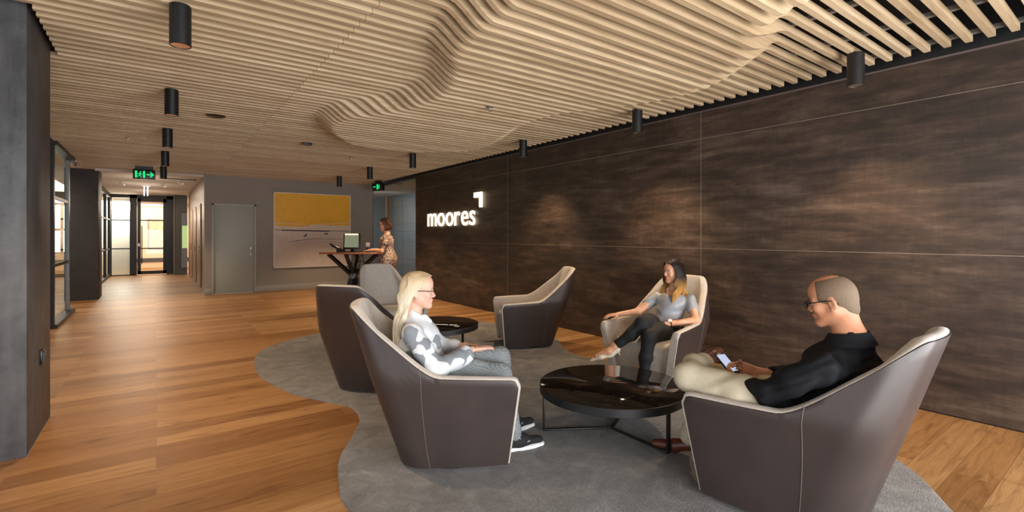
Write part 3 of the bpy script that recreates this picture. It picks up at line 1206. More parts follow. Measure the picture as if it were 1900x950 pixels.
    for (x, y, lab) in ((-0.75, 16.6, 'white spotlight at the left of the corridor ceiling'), (0.15, 16.5, 'white spotlight right of centre on the corridor ceiling'),
                        (-0.1, 14.4, 'white spotlight near the mouth of the corridor'), (0.5, 15.4, 'white spotlight beside the slot grille in the corridor')):
        s = empty('spotlight', (x, y, 2.84), label=lab, cat='ceiling light', group='corridor spotlights')
        MB().lathe([(0, 0), (0.03, 0), (0.03, -0.02), (0, -0.02)], n=16).build('mount', M['white'], s)
        MB().tube([(0, 0, -0.02), (0.01, 0, -0.05)], 0.008).build('arm', M['white'], s)
        MB().tube([(-0.04, -0.02, -0.045), (0.05, 0.02, -0.08)], 0.028, 14).build('lamp_head', M['white'], s, smooth=True)
        MB().tube([(0.05, 0.02, -0.08), (0.053, 0.0215, -0.0812)], 0.022, 14).build('lens', M['lens'], s)
    # pendant tubes seen through the end door
    s = empty('pendant_light', (-0.15, 23.5, 2.84), label='violet-white linear pendant seen through the end door', cat='ceiling light')
    MB().box(-0.4, 0.4, -0.03, 0.03, -0.28, -0.22).build('lamp_tube', M['tube'], s)
    for x in (-0.3, 0.3):
        MB().tube([(x, 0, 0), (x, 0, -0.22)], 0.004, 6).build('cable', M['black'], s)


fittings()


# ------------------------------------------------------------------ wall sign, switches, painting, lockers
def mesh_of_text(ch, offset=0.0):
    cu = bpy.data.curves.new('letter', 'FONT')
    cu.body = ch
    cu.size = 1.0
    cu.extrude = 0.02
    cu.offset = offset
    o = bpy.data.objects.new('letter', cu)
    COL.objects.link(o)
    dg = bpy.context.evaluated_depsgraph_get()
    me = bpy.data.meshes.new_from_object(o.evaluated_get(dg))
    bpy.data.objects.remove(o)
    bpy.data.curves.remove(cu)
    return me


def sign():
    root = empty('illuminated_sign', (XR, 8.9, 1.6), label='glowing white lettered sign reading moores on the brown wall', cat='sign')
    glyphs = []
    x = 0.0
    for ch in 'moores':
        me = mesh_of_text(ch, 0.004)
        vs = np.array([v.co[:] for v in me.vertices])
        lo, hi = vs[:, 0].min(), vs[:, 0].max()
        glyphs.append((me, vs, x - lo))
        x += (hi - lo) + 0.085
    total = x - 0.085
    allz = np.concatenate([g[1][:, 1] for g in glyphs])
    z0, z1 = allz.min(), allz.max()
    sx = 2.01 / total
    sz = 0.285 / (z1 - z0)
    for me, vs, off in glyphs:
        for i, v in enumerate(me.vertices):
            X = (vs[i, 0] + off) * sx
            Z = (vs[i, 1] - z0) * sz
            D = vs[i, 2]
            v.co = (-0.03 + D * 0.35, 9.89 - 8.9 - X, Z)
        me.materials.clear()
        me.materials.append(M['sign'])
        o = bpy.data.objects.new('letter', me)
        COL.objects.link(o)
        o.parent = root
    m = MB()
    m.box(-0.05, -0.02, 7.90 - 8.9, 7.63 - 8.9, 0.525, 0.62)
    m.box(-0.05, -0.02, 7.71 - 8.9, 7.63 - 8.9, 0.335, 0.525)
    m.build('corner_mark', M['sign'], root)
    for y in (9.5, 9.1, 8.7, 8.3, 8.0):
        MB().tube([(-0.03, y - 8.9, 0.1), (0, y - 8.9, 0.1)], 0.006, 6).build('standoff', M['black'], root)


sign()


def wall_bits():
    s = empty('wall_switch', (XR, 10.35, 1.18), label='small black switch plate on the brown wall beside the glass', cat='switch')
    MB().box(-0.012, 0.0, -0.04, 0.04, -0.06, 0.06).build('plate', M['blackgloss'], s, bevel=0.003)
    MB().box(-0.017, -0.012, -0.015, 0.015, -0.025, 0.025).build('rocker', M['blackgloss'], s)
    s = empty('power_outlet', (-0.66, 4.76, 0.54), label='dark power outlet low on the near left pillar', cat='power outlet')
    MB().box(0.0, 0.012, -0.06, 0.06, -0.05, 0.05).build('plate', M['blackgloss'], s, bevel=0.003)
    for y in (-0.03, 0.03):
        MB().box(0.012, 0.022, y - 0.018, y + 0.018, -0.03, 0.03).build('socket', M['rubber'], s, bevel=0.002)
    s = empty('wall_plate', (6.89, 14.3, 1.35), label='small reddish wall plate seen through the glass door', cat='control panel')
    MB().box(-0.01, 0.0, -0.13, 0.13, -0.12, 0.12).build('plate', M['darkstrap'], s, bevel=0.003)
    # painting
    p = empty('painting', (3.345, 13.4, 1.54), label='large abstract painting, yellow above pale cream, on the grey back wall', cat='painting')
    w, h = 0.965, 0.96
    fr = MB()
    fr.box(-w, w, -0.05, -0.004, -h, -h + 0.015)
    fr.box(-w, w, -0.05, -0.004, h - 0.015, h)
    fr.box(-w, -w + 0.015, -0.05, -0.004, -h, h)
    fr.box(w - 0.015, w, -0.05, -0.004, -h, h)
    tag(fr.build('frame', M['white'], p), label='thin white frame')
    c = MB()
    w -= 0.015
    h -= 0.015
    c.box(-w, w, -0.035, -0.01, -h, h)
    lay = [0.0]

    def shape(mi, pts):
        c.cur = mi
        lay[0] += 0.0006
        y = -0.035 - lay[0]
        q = [(-w + 2 * w * a, -h + 2 * h * b) for a, b in pts]
        c.add([(a, y, b) for a, b in q], [tuple(range(len(q)))])
    # yellow field (upper 43 percent), hill, bands
    shape(1, [(0, 0.56), (0.3, 0.545), (0.42, 0.56), (0.6, 0.575), (0.8, 0.57), (1, 0.575), (1, 1), (0, 1)])
    shape(2, [(0, 0.587), (0.4, 0.575), (0.4, 0.582), (0, 0.597)])
    shape(2, [(0.6, 0.585), (1, 0.607), (1, 0.615), (0.6, 0.59)])
    shape(2, [(0, 0.53), (0.38, 0.545), (0.45, 0.572), (0.52, 0.583), (0.62, 0.575), (0.75, 0.56), (1, 0.563), (1, 0.5), (0, 0.5)])
    shape(3, [(0, 0.5), (1, 0.482), (1, 0.492), (0, 0.508)])
    shape(4, [(0.08, 0.49), (0.7, 0.478), (0.72, 0.484), (0.62, 0.492), (0.1, 0.503)])
    shape(5, [(0.36, 0.405), (0.405, 0.415), (0.41, 0.46), (0.385, 0.44)])
    shape(5, [(0.635, 0.44), (0.685, 0.437), (0.695, 0.458), (0.65, 0.46)])
    shape(6, [(0, 0.33), (0.16, 0.34), (0.17, 0.42), (0.05, 0.45), (0, 0.45)])
    shape(4, [(0.16, 0.345), (0.3, 0.36), (0.5, 0.385), (0.9, 0.375), (0.9, 0.371), (0.5, 0.379), (0.3, 0.353), (0.16, 0.34)])
    shape(6, [(0, 0), (1, 0), (1, 0.33), (0.5, 0.36), (0.3, 0.345), (0, 0.335)])
    cols = [rgb(206, 196, 182), rgb(232, 176, 10), rgb(214, 200, 178), rgb(104, 96, 96), rgb(46, 44, 48), rgb(52, 74, 110), rgb(198, 186, 174)]
    mats = []
    for i, cc in enumerate(cols):
        mats.append(plain('paint_%s' % ['cream', 'yellow', 'sand', 'grey', 'charcoal', 'blue', 'pale_pink'][i], cc, 0.5, var=0.05, scale=6))
    c.build('canvas', mats, p)
    # lockers along the timber corridor wall
    for i, y in enumerate((14.3, 16.0, 17.7)):
        lk = empty('corridor_locker', (0.91, y, 0), label=['timber cabinet door in the corridor, nearest the back wall', 'timber cabinet door in the corridor, middle one', 'timber cabinet door in the corridor, farthest one'][i], cat='cabinet door', group='timber cabinet doors in the corridor')
        MB().box(-0.024, -0.002, 0.0, 1.4, 0.1, 2.2).build('door', M['locker2'], lk, bevel=0.003)
        MB().tube([(-0.05, 0.1, 0.95), (-0.05, 0.1, 1.15)], 0.008, 8).build('handle', M['steel'], lk)
    # glazed hatch left of the lockers (small window with garden reflection)
    hw = struct(MB().box(0.72, 0.9, 20.85, 20.9, 0.25, 2.2).build('window_7', M['tile']))
    MB().box(0.74, 0.9, 20.84, 20.85, 0.95, 1.75).build('pane', M['reflection_green'], hw)
    # framed map beyond the end door
    s = empty('framed_map', (0.25, 26.2, 1.6), label='framed pale map on the wall beyond the end door', cat='picture')
    MB().box(-0.55, 0.6, -0.03, 0.0, -0.8, 0.5).build('frame', M['joint'], s)
    MB().box(-0.5, 0.55, -0.036, -0.03, -0.75, 0.45).build('print', M['mapprint'], s)


M['locker2'] = mk_veneer('grey_oak_veneer', rgb(120, 92, 64), rgb(158, 124, 88))
M['reflection_green'] = emit('garden_reflection_glow', (0.28, 0.36, 0.14, 1), 0.8)  # green glow stands in for the garden reflected in the hatch pane
M['mapprint'] = plain('map_print', rgb(206, 176, 148), 0.6, var=0.35, scale=14)
wall_bits()


# ------------------------------------------------------------------ rug
RUG = [(0.84, 5.7), (0.96, 6.35), (1.31, 6.85), (1.93, 7.2), (2.6, 7.42), (3.3, 7.35), (3.95, 6.95), (4.32, 6.38), (4.5, 5.7), (4.4, 5.01), (4.02, 4.36), (3.95, 3.9),
       (4.22, 3.3), (4.38, 2.5), (4.2, 1.7), (3.73, 1.03), (3.35, 0.72), (2.8, 0.45), (2.1, 0.5), (1.4, 1.1), (0.95, 1.8), (0.79, 2.46), (0.84, 2.82), (0.93, 3.09), (1.1, 3.37), (1.24, 3.63), (1.27, 3.94), (1.13, 4.23),
       (0.96, 4.61), (0.84, 5.2)]


def rug():
    out = np.array(catmull(RUG, 8, True))
    m = MB()
    n = len(out)
    ins = []
    for i in range(n):
        t = out[(i + 1) % n] - out[i - 1]
        nn = np.array([-t[1], t[0]])
        nn /= np.linalg.norm(nn)
        ins.append(out[i] + nn * -0.006)
    ins = np.array(ins)
    # orientation check: inset must be inside
    c = out.mean(0)
    if np.linalg.norm(ins - c, axis=1).mean() > np.linalg.norm(out - c, axis=1).mean():
        ins = 2 * out - ins
    vs = [(p[0], p[1], 0.0005) for p in out] + [(p[0], p[1], 0.009) for p in out] + [(p[0], p[1], 0.013) for p in ins]
    fs = []
    for i in range(n):
        j = (i + 1) % n
        fs += [(i, j, n + j, n + i), (n + i, n + j, 2 * n + j, 2 * n + i)]
    fs.append(tuple(range(2 * n, 3 * n)))
    fs.append(tuple(reversed(range(n))))
    m.add(vs, fs)
    o = m.build('area_rug', M['rug'])
    tag(o, 'grey free-form pile rug under the armchairs', 'rug')
    return o


rug()
ZR = 0.013


# ------------------------------------------------------------------ armchairs
SEATZ = 0.42


def chair_shell():
    """U-shaped tub: param a in [0,1] from back centre to arm front (mirrored)."""
    N = 46

    def plan(z):
        t = min(z / 0.57, 1.0)
        u = z / 0.98
        xf = 0.30 + 0.06 * t
        wf = 0.29 + 0.115 * t
        wb = 0.265 + 0.085 * min(z / 0.57, 1.0) - 0.095 * max(0, (z - .57) / .41)
        xb = -0.33 - 0.31 * u
        return xf, wf, wb, xb

    def point(a, z):
        # three pieces: straight back, corner arc, side
        xf, wf, wb, xb = plan(z)
        rc = 0.17 - 0.05 * max(0, (z - .57) / .41)
        L1, L2 = 0.12, 0.22      # param shares
        if a < L1:
            y = (wb - rc) * a / L1
            bow = 0.012 * (1 - (a / L1) ** 2)
            return (xb - bow, y)
        if a < L1 + L2:
            th = (a - L1) / L2 * PI / 2
            return (xb + rc - rc * math.cos(th), wb - rc + rc * math.sin(th))
        t = (a - L1 - L2) / (1 - L1 - L2)
        x0, y0 = xb + rc, wb
        e = 0.010 * math.sin(PI * t)
        return (x0 + (xf - x0) * t, y0 + (wf - y0) * t + e)

    def rim(a):
        s0, s1 = 0.18, 0.585
        if a <= s0:
            return 0.98 - 0.004 * (a / s0) ** 2
        if a >= s1:
            return 0.565 + 0.02 * (1 - a) / (1 - s1)
        t = (a - s0) / (s1 - s0)
        f = 0.4 * (1 - t * t * (3 - 2 * t)) + 0.6 * (1 - t) ** 2.4 * (1 + 2.4 * t)
        return 0.585 + 0.391 * f
    return N, plan, point, rim


def make_armchair():
    root = empty('lounge_armchair', (0, 0, ZR))
    N, plan, point, rim = chair_shell()
    A = [i / N for i in range(N + 1)]
    full = [(-a, -1) for a in reversed(A[1:])] + [(a, 1) for a in A]
    full = [(abs(a), s) for a, s in full]
    NZ = 14
    zb = 0.025

    def outer(a, sgn, z, off=0.0):
        # offset outward by off
        p = np.array(point(a, z))
        e = 1e-3
        p1 = np.array(point(min(1, a + e), z))
        p0 = np.array(point(max(0, a - e), z))
        t = p1 - p0
        t = t / (np.linalg.norm(t) + 1e-12)
        n = np.array([-t[1], t[0]])       # pointing outward for a increasing from the back to +y side
        if n @ (p - np.array([0.0, 0.0])) < 0:
            n = -n
        q = p + n * off
        if a < 1e-9:
            q = np.array([p[0] - off, 0])
        return (q[0], q[1] * sgn, z)

    # front corner rounding at the arm tops: lower the rim in the last centimetres
    def rimr(a):
        z = rim(a)
        xf = 0.36
        d = (1 - a) * 0.95          # metres from the front edge, roughly
        r = 0.045
        if d < r:
            z = z - r + math.sqrt(max(0, r * r - (r - d) ** 2))
        return z

    # ---- fabric body: thick padded wall
    def wall_mesh(mb, o_off, i_off, z0, ztop, zin, a_max, rnd):
        """closed thick wall; cross-section: outer up, rounded rim, inner down"""
        rows = []
        SEG = 6
        for a, sg in full:
            aa = a * a_max
            zt = ztop(aa)
            row = []
            for k in range(NZ + 1):
                z = z0 + (zt - rnd - z0) * k / NZ
                row.append(outer(aa, sg, z, o_off))
            for k in range(1, SEG + 1):
                th = PI * k / (SEG + 1)
                off = (o_off + i_off) / 2 + (o_off - i_off) / 2 * math.cos(th)
                z = zt - rnd + rnd * math.sin(th)
                row.append(outer(aa, sg, z, off))
            for k in range(NZ + 1):
                z = zt - rnd - (zt - rnd - zin) * k / NZ
                row.append(outer(aa, sg, z, i_off))
            rows.append(row)
        n = len(rows[0])
        vs = [p for r in rows for p in r]
        fs = []
        for i in range(len(rows) - 1):
            for k in range(n - 1):
                fs.append((i * n + k, i * n + k + 1, (i + 1) * n + k + 1, (i + 1) * n + k))
            fs.append((i * n + n - 1, i * n, (i + 1) * n, (i + 1) * n + n - 1))
        fs.append(tuple(range(n)))
        fs.append(tuple(reversed(range((len(rows) - 1) * n, len(rows) * n))))
        mb.add(vs, fs)

    mb = MB()
    wall_mesh(mb, 0.0, -0.062, 0.03, rimr, 0.06, 1.0, 0.018)
    tag(mb.build('upholstery', M['fabric'], root, smooth=True), label='pale oatmeal fabric lining and rim')
    # ---- leather outer skin
    mb = MB()
    wall_mesh(mb, 0.006, -0.012, zb, lambda a: rimr(min(1, a / 0.987 * 1.0)) - 0.013, 0.03, 0.987, 0.004)
    tag(mb.build('outer_shell', M['leather'], root, smooth=True), label='dark taupe leather outer shell')
    # ---- seams where side panels meet the back panel
    for sg in (1, -1):
        pts = []
        for k in range(15):
            z = zb + 0.005 + (rim(0.46) - 0.03 - zb) * k / 14
            pts.append(outer(0.34 + 0.12 * (z / 0.58), sg, z, 0.0066))
        MB().tube(pts, 0.0022, 6).build('seam', M['seam'], root)
    # ---- seat cushion
    mb = MB()
    rows = []
    NY, NX = 18, 18
    x0, x1 = -0.44, 0.335

    def hw(x, z):
        xf, wf, wb, xb = plan(z)
        t = (x - xb) / (xf - xb)
        return wb + (wf - wb) * max(0, min(1, t)) - 0.058
    ring = []
    # loft horizontal slices
    slices = [0.05, 0.09, 0.2, 0.32, 0.37, 0.40, 0.417, 0.424]
    inset = [0.02, 0.004, 0.0, 0.0, 0.006, 0.018, 0.04, 0.07]
    P = []
    for z, ins in zip(slices, inset):
        fx = 0.285 + 0.035 * min(1, z / 0.4) - ins
        bx = -0.33 - 0.3 * z + 0.07 + ins
        sl = []
        npts = 12
        for i in range(npts + 1):
            y = -1 + 2 * i / npts
            xx = fx - 0.03 * abs(y) ** 4
            sl.append((xx, y * (hw(fx, z) - ins)))
        for i in range(1, npts):
            x = fx + (bx - fx) * i / npts
            sl.append((x, max(0.05, hw(x, z) - ins) * (1 if x > -0.15 else math.sqrt(max(0.05, 1 - ((x + 0.15) / (bx + 0.15 + 1e-6)) ** 2 * 0.6)))))
        for i in range(npts + 1):
            y = 1 - 2 * i / npts
            sl.append((bx, y * 0.15))
        for i in range(1, npts):
            x = bx + (fx - bx) * i / npts
            sl.append((x, -max(0.05, hw(x, z) - ins) * (1 if x > -0.15 else math.sqrt(max(0.05, 1 - ((x + 0.15) / (bx + 0.15 + 1e-6)) ** 2 * 0.6)))))
        P.append([(p[0], p[1], z) for p in sl])
    n = len(P[0])
    vs = [p for r in P for p in r]
    fs = []
    for i in range(len(P) - 1):
        for k in range(n):
            k2 = (k + 1) % n
            fs.append((i * n + k, i * n + k2, (i + 1) * n + k2, (i + 1) * n + k))
    # crown of the cushion
    cx = -0.05
    vs.append((cx, 0, 0.435))
    ci = len(vs) - 1
    for k in range(n):
        fs.append(((len(P) - 1) * n + k, (len(P) - 1) * n + (k + 1) % n, ci))
    fs.append(tuple(reversed(range(n))))
    mb.add(vs, fs)
    tag(mb.build('seat', M['fabric'], root, smooth=True), label='pale oatmeal fabric seat cushion')
    MB().lathe([(0.0, 0.0), (0.25, 0.0), (0.25, 0.05), (0, 0.05)], n=40).build('base', M['black'], root)
    return root


CH = [
    ((1.56, 2.73), -27.1, 'high-backed two-tone armchair in which the blonde woman sits'),
    ((1.70, 4.46), 36.9, 'empty armchair turned away from the camera, behind the blonde woman'),
    ((2.55, 6.18), -91, 'empty armchair facing the camera in front of the standing desk'),
    ((3.80, 4.90), 153.6, 'empty armchair seen in profile, in front of the brown wall'),
    ((3.84, 2.90), 188.5, 'armchair in which the dark-haired woman in a grey top sits'),
    ((2.65, 1.20), 93.5, 'nearest armchair at lower right, holding the man in black'),
]


def chairs():
    proto = make_armchair()
    for i, (p, a, lab) in enumerate(CH):
        o = proto if i == 0 else copy_tree(proto)
        o.location = (p[0], p[1], ZR)
        o.rotation_euler = (0, 0, R(a))
        tag(o, lab, 'armchair', 'lounge armchairs around the coffee tables')


chairs()


# ------------------------------------------------------------------ coffee tables
def coffee_table(loc, ang, label):
    root = empty('coffee_table', (loc[0], loc[1], ZR), R(ang), label=label, cat='coffee table', group='round coffee tables')
    r = 0.51
    MB().lathe([(0, 0.315), (r - 0.01, 0.315), (r - 0.002, 0.318), (r - 0.002, 0.325), (r - 0.006, 0.328), (0, 0.328)], n=96).build('marble_top', M['marble'], root, smooth=True)
    MB().lathe([(r - 0.03, 0.272), (r, 0.272), (r + 0.002, 0.274), (r + 0.002, 0.326), (r - 0.001, 0.328), (r - 0.003, 0.314), (r - 0.03, 0.314)], n=96).build('rim', M['black'], root, smooth=True)
    for k in range(3):
        a = 2 * PI * k / 3
        m = MB()
        rot = Matrix.Rotation(a, 3, 'Z')
        m.obox(rot @ Vector((r - 0.022, 0, 0.147)), (0.012, 0.034, 0.27), rot)
        m.build('leg', M['black'], root, bevel=0.003)
        m = MB()
        m.obox(rot @ Vector(((r - 0.022) / 2, 0, 0.016)), (r - 0.02, 0.028, 0.012), rot)
        m.build('foot_bar', M['black'], root, bevel=0.002)
    return root


coffee_table((2.62, 2.36), 148, 'large round black marble coffee table between the seated people')
coffee_table((2.72, 5.25), 18, 'round black coffee table behind the blonde woman')


# ------------------------------------------------------------------ reception desk with equipment
def desk():
    d = empty('standing_desk', (2.95, 9.05, 0), R(-36), label='tall timber-topped standing desk with crossed black legs', cat='desk')
    # local x to the right of the picture, y away
    top = [(-0.55, -0.16), (-0.40, -0.3), (0.3, -0.33), (0.6, -0.24), (0.68, 0.0), (0.55, 0.3), (-0.1, 0.36), (-0.5, 0.18)]
    MB().prism([tuple(p) for p in catmull(top, 6, True)], 1.062, 1.09).build('table_top', M['desk'], d, bevel=0.006)
    for (a, b, c) in (((-0.40, -0.12, 1.06), (0.0, -0.02, 0.66), (-0.22, 0.1, 0.0)), ((0.48, -0.05, 1.06), (0.05, 0.0, 0.66), (0.24, -0.15, 0.0)), ((0.02, 0.25, 1.06), (0.02, 0.0, 0.66), (0.02, -0.25, 0.0)), ((-0.05, -0.2, 1.06), (0.04, -0.01, 0.62), (0.05, 0.3, 0.0))):
        m = MB()
        m.tube([a, b], 0.04, 4)
        m.tube([b, c], 0.045, 4)
        m.build('leg', M['black'], d)
    m = MB()
    m.lathe([(0, -0.07), (0.07, -0.05), (0.07, 0.05), (0, 0.07)], c=(0.02, 0, 0.65), n=12)
    m.build('hub', M['alu'], d)
    rs = random.Random(3)
    m = MB()
    for i in range(7):
        x = 0.0 + rs.uniform(-0.05, 0.25)
        pts = catmull([(x, rs.uniform(-0.1, 0.1), 1.06), (x + rs.uniform(-0.1, 0.1), rs.uniform(-0.1, 0.1), 0.95), (x + rs.uniform(-0.15, 0.1), rs.uniform(-0.1, 0.05), 0.85), (0.03, 0.03, 0.7)], 6)
        MB().tube(pts, 0.007, 6).build('cable', M['blackgloss'], d)
    # things on the desk top, in world space
    a = R(-36)

    def w(x, y, z):
        return (2.95 + x * math.cos(a) - y * math.sin(a), 9.05 + x * math.sin(a) + y * math.cos(a), z)
    s = empty('desktop_monitor', w(-0.02, 0.05, 1.09), a, label='small desktop monitor with a greenish lit screen on the desk', cat='monitor')
    rx = Matrix.Rotation(R(-8), 3, 'X')
    MB().obox((0, 0.0, 0.2), (0.31, 0.04, 0.30), rx).build('casing', M['blackgloss'], s, bevel=0.006)
    MB().obox((0.0, -0.0245, 0.205), (0.262, 0.004, 0.235), rx).build('screen', M['monitor'], s)
    MB().obox((0.0, -0.0235, 0.332), (0.25, 0.004, 0.024), rx).build('light_bar', M['monitor_bar'], s)
    m = MB()
    m.box(-0.09, 0.09, -0.08, 0.08, 0.0, 0.015)
    m.box(-0.03, 0.03, 0.01, 0.04, 0.01, 0.12)
    m.build('stand', M['blackgloss'], s, bevel=0.004)
    s = empty('desk_phone', w(-0.22, -0.1, 1.115), a, label='black desk telephone left of the monitor', cat='telephone')
    rx = Matrix.Rotation(R(28), 3, 'Y')
    MB().obox((0, 0, 0.045), (0.24, 0.18, 0.022), rx).build('body', M['blackgloss'], s, bevel=0.006)
    MB().obox((-0.03, -0.08, 0.085), (0.22, 0.045, 0.028), rx).build('handset', M['blackgloss'], s, bevel=0.01)
    MB().box(-0.02, 0.1, -0.06, 0.06, -0.024, 0.03).build('stand', M['blackgloss'], s)
    s = empty('keyboard', w(0.28, -0.12, 1.09), a, label='thin dark keyboard under the standing woman\'s hands', cat='keyboard')
    MB().box(-0.2, 0.18, -0.06, 0.06, 0, 0.014).build('case', M['blackgloss'], s, bevel=0.003)
    m = MB()
    for i in range(13):
        for j in range(4):
            m.box(-0.19 + i * 0.028, -0.167 + i * 0.028, -0.05 + j * 0.026, -0.029 + j * 0.026, 0.013, 0.018)
    m.build('keys', M['rubber'], s)
    s = empty('hand_sanitiser', w(0.24, 0.18, 1.09), a, label='small white bottle standing on the desk beside the monitor', cat='bottle')
    MB().box(-0.035, 0.035, -0.025, 0.025, 0, 0.1).build('bottle', M['alu'], s, bevel=0.008)
    MB().box(-0.035, 0.035, -0.025, 0.025, 0.1, 0.17).build('pump', M['white'], s, bevel=0.01)
    MB().box(-0.02, 0.02, -0.027, -0.024, 0.03, 0.07).build('label', M['blackgloss'], s)


desk()


# ------------------------------------------------------------------ people
def unit(v):
    v = np.array(v, float)
    return v / (np.linalg.norm(v) + 1e-12)


def frame(yaw, pitch=0.0, roll=0.0):
    """columns: forward, left, up"""
    m = Matrix.Rotation(R(yaw), 3, 'Z') @ Matrix.Rotation(R(pitch), 3, 'Y') @ Matrix.Rotation(R(roll), 3, 'X')
    return np.array([[m[i][j] for j in range(3)] for i in range(3)])


def head_sdf(S, c, Fm, s=1.0, fem=True, neck=None, nr=0.05):
    c = np.array(c, float)

    def P(x, y, z):
        return c + Fm @ (np.array([x, y, z]) * s)

    def E(p, r, k=0.02, sub=False, m=None):
        S.ell(P(*p), np.array(r) * s, Fm if m is None else Fm @ m, k * s, sub)
    E((-0.018, 0, 0.03), (0.092, 0.074, 0.086))
    E((0.01, 0, 0.045), (0.078, 0.066, 0.068), 0.03)
    E((0.032, 0, -0.035), (0.052, 0.054, 0.072), 0.03)
    for sg in (1, -1):
        S.cone(P(-0.005, 0.052 * sg, -0.045), P(0.062, 0.014 * sg, -0.092), 0.02 * s, 0.015 * s, 0.03 * s)
        E((0.055, 0.038 * sg, -0.022), (0.024, 0.022, 0.026), 0.02)
        S.cone(P(0.078, 0.012 * sg, 0.020), P(0.066, 0.046 * sg, 0.018), 0.009 * s, 0.007 * s, 0.012 * s)
    E((0.072, 0, -0.094), (0.016, 0.02, 0.016) if fem else (0.02, 0.024, 0.019), 0.02)
    for sg in (1, -1):
        E((0.088, 0.031 * sg, 0.0), (0.014, 0.019, 0.011), 0.012, True)
    # nose
    S.cone(P(0.078, 0, 0.012), P(0.100, 0, -0.026), 0.008 * s, 0.0095 * s, 0.010 * s)
    for sg in (1, -1):
        E((0.092, 0.010 * sg, -0.032), (0.010, 0.008, 0.008), 0.006)
    # mouth
    S.cone(P(0.080, -0.016, -0.058), P(0.080, 0.016, -0.058), 0.008 * s, 0.008 * s, 0.010 * s)
    E((0.087, 0, -0.053), (0.009, 0.018, 0.006), 0.006)
    E((0.085, 0, -0.066), (0.009, 0.016, 0.006), 0.006)
    # ears
    for sg in (1, -1):
        m = np.array(Matrix.Rotation(R(-22 * sg), 3, 'Z') @ Matrix.Rotation(R(12), 3, 'Y'))
        E((-0.012, 0.078 * sg, -0.008), (0.019, 0.007, 0.032), 0.006, False, m)
        E((-0.006, 0.086 * sg, -0.006), (0.009, 0.006, 0.017), 0.005, True, m)
        E((-0.006, 0.076 * sg, -0.036), (0.009, 0.006, 0.009), 0.006)
    if neck is not None:
        S.cone(P(-0.03, 0, -0.05), neck, nr, nr * 1.08, 0.03)
    return P


def face_parts(P, Fm, s, root, brow, glasses=False, lip=None, hidden=False):
    lipm = lip or M['lip']
    for sg in (1, -1):
        e = MB()
        prof = [(0.0115 * s * math.sin(PI * k / 10), -0.0115 * s * math.cos(PI * k / 10)) for k in range(11)]
        e.lathe(prof, c=tuple(P(0.070, 0.030 * sg, 0.001)), n=18)
        ey = e.build('eye', M['eye'], root, smooth=True)
        e = MB()
        rr = 0.0056 * s
        prof = [(rr * math.sin(PI * k / 8), -rr * math.cos(PI * k / 8)) for k in range(9)]
        e.lathe(prof, c=tuple(P(0.0768, 0.030 * sg, 0.001)), n=14)
        e.build('iris', M['iris'], ey, smooth=True)
        b = MB()
        b.tube([P(0.0845, 0.012 * sg, 0.021), P(0.085, 0.026 * sg, 0.026), P(0.072, 0.046 * sg, 0.021)], [0.0025 * s, 0.0036 * s, 0.0018 * s], 8)
        b.build('eyebrow', brow, root, smooth=True)
        b = MB()
        b.tube([P(0.082, 0.018 * sg, 0.004), P(0.0855, 0.030 * sg, 0.0085), P(0.078, 0.044 * sg, 0.003)], [0.001 * s, 0.0018 * s, 0.001 * s], 6)
        b.build('eyelashes', brow, root, smooth=True)
    S = SDF(0.0016)
    S.ell(P(0.0925, 0, -0.0545), np.array((0.006, 0.019, 0.0042)) * s, Fm, 0.003)
    S.ell(P(0.0905, 0, -0.0635), np.array((0.006, 0.017, 0.0050)) * s, Fm, 0.003)
    S.mesh('lips', lipm, root)
    if glasses:
        g = empty('eyeglasses', (0, 0, 0))
        g.parent = root
        m = MB()
        for sg in (1, -1):
            pts = [P(0.106, (0.033 + 0.026 * math.cos(t)) * sg, 0.0 + 0.017 * math.sin(t)) for t in np.linspace(0, 2 * PI, 21)]
            m.tube(pts, 0.0021, 6, cap=False)
        m.tube([P(0.106, 0.008, 0.006), P(0.109, 0, 0.009), P(0.106, -0.008, 0.006)], 0.0021, 6)
        m.build('frame', M['blackgloss'], g, smooth=True)
        for sg in (1, -1):
            m = MB()
            m.tube([P(0.106, 0.058 * sg, 0.006), P(0.09, 0.070 * sg, 0.006), P(0.02, 0.080 * sg, 0.008), P(-0.02, 0.083 * sg, 0.004), P(-0.035, 0.080 * sg, -0.014)], 0.0024, 6)
            m.build('temple', M['blackgloss'], g, smooth=True)
            m = MB()
            pts = [P(0.1062, (0.033 + 0.025 * math.cos(t)) * sg, 0.016 * math.sin(t)) for t in np.linspace(0, 2 * PI, 20, endpoint=False)]
            m.add(pts, [tuple(range(20))])
            m.build('lens', M['glass'], g)


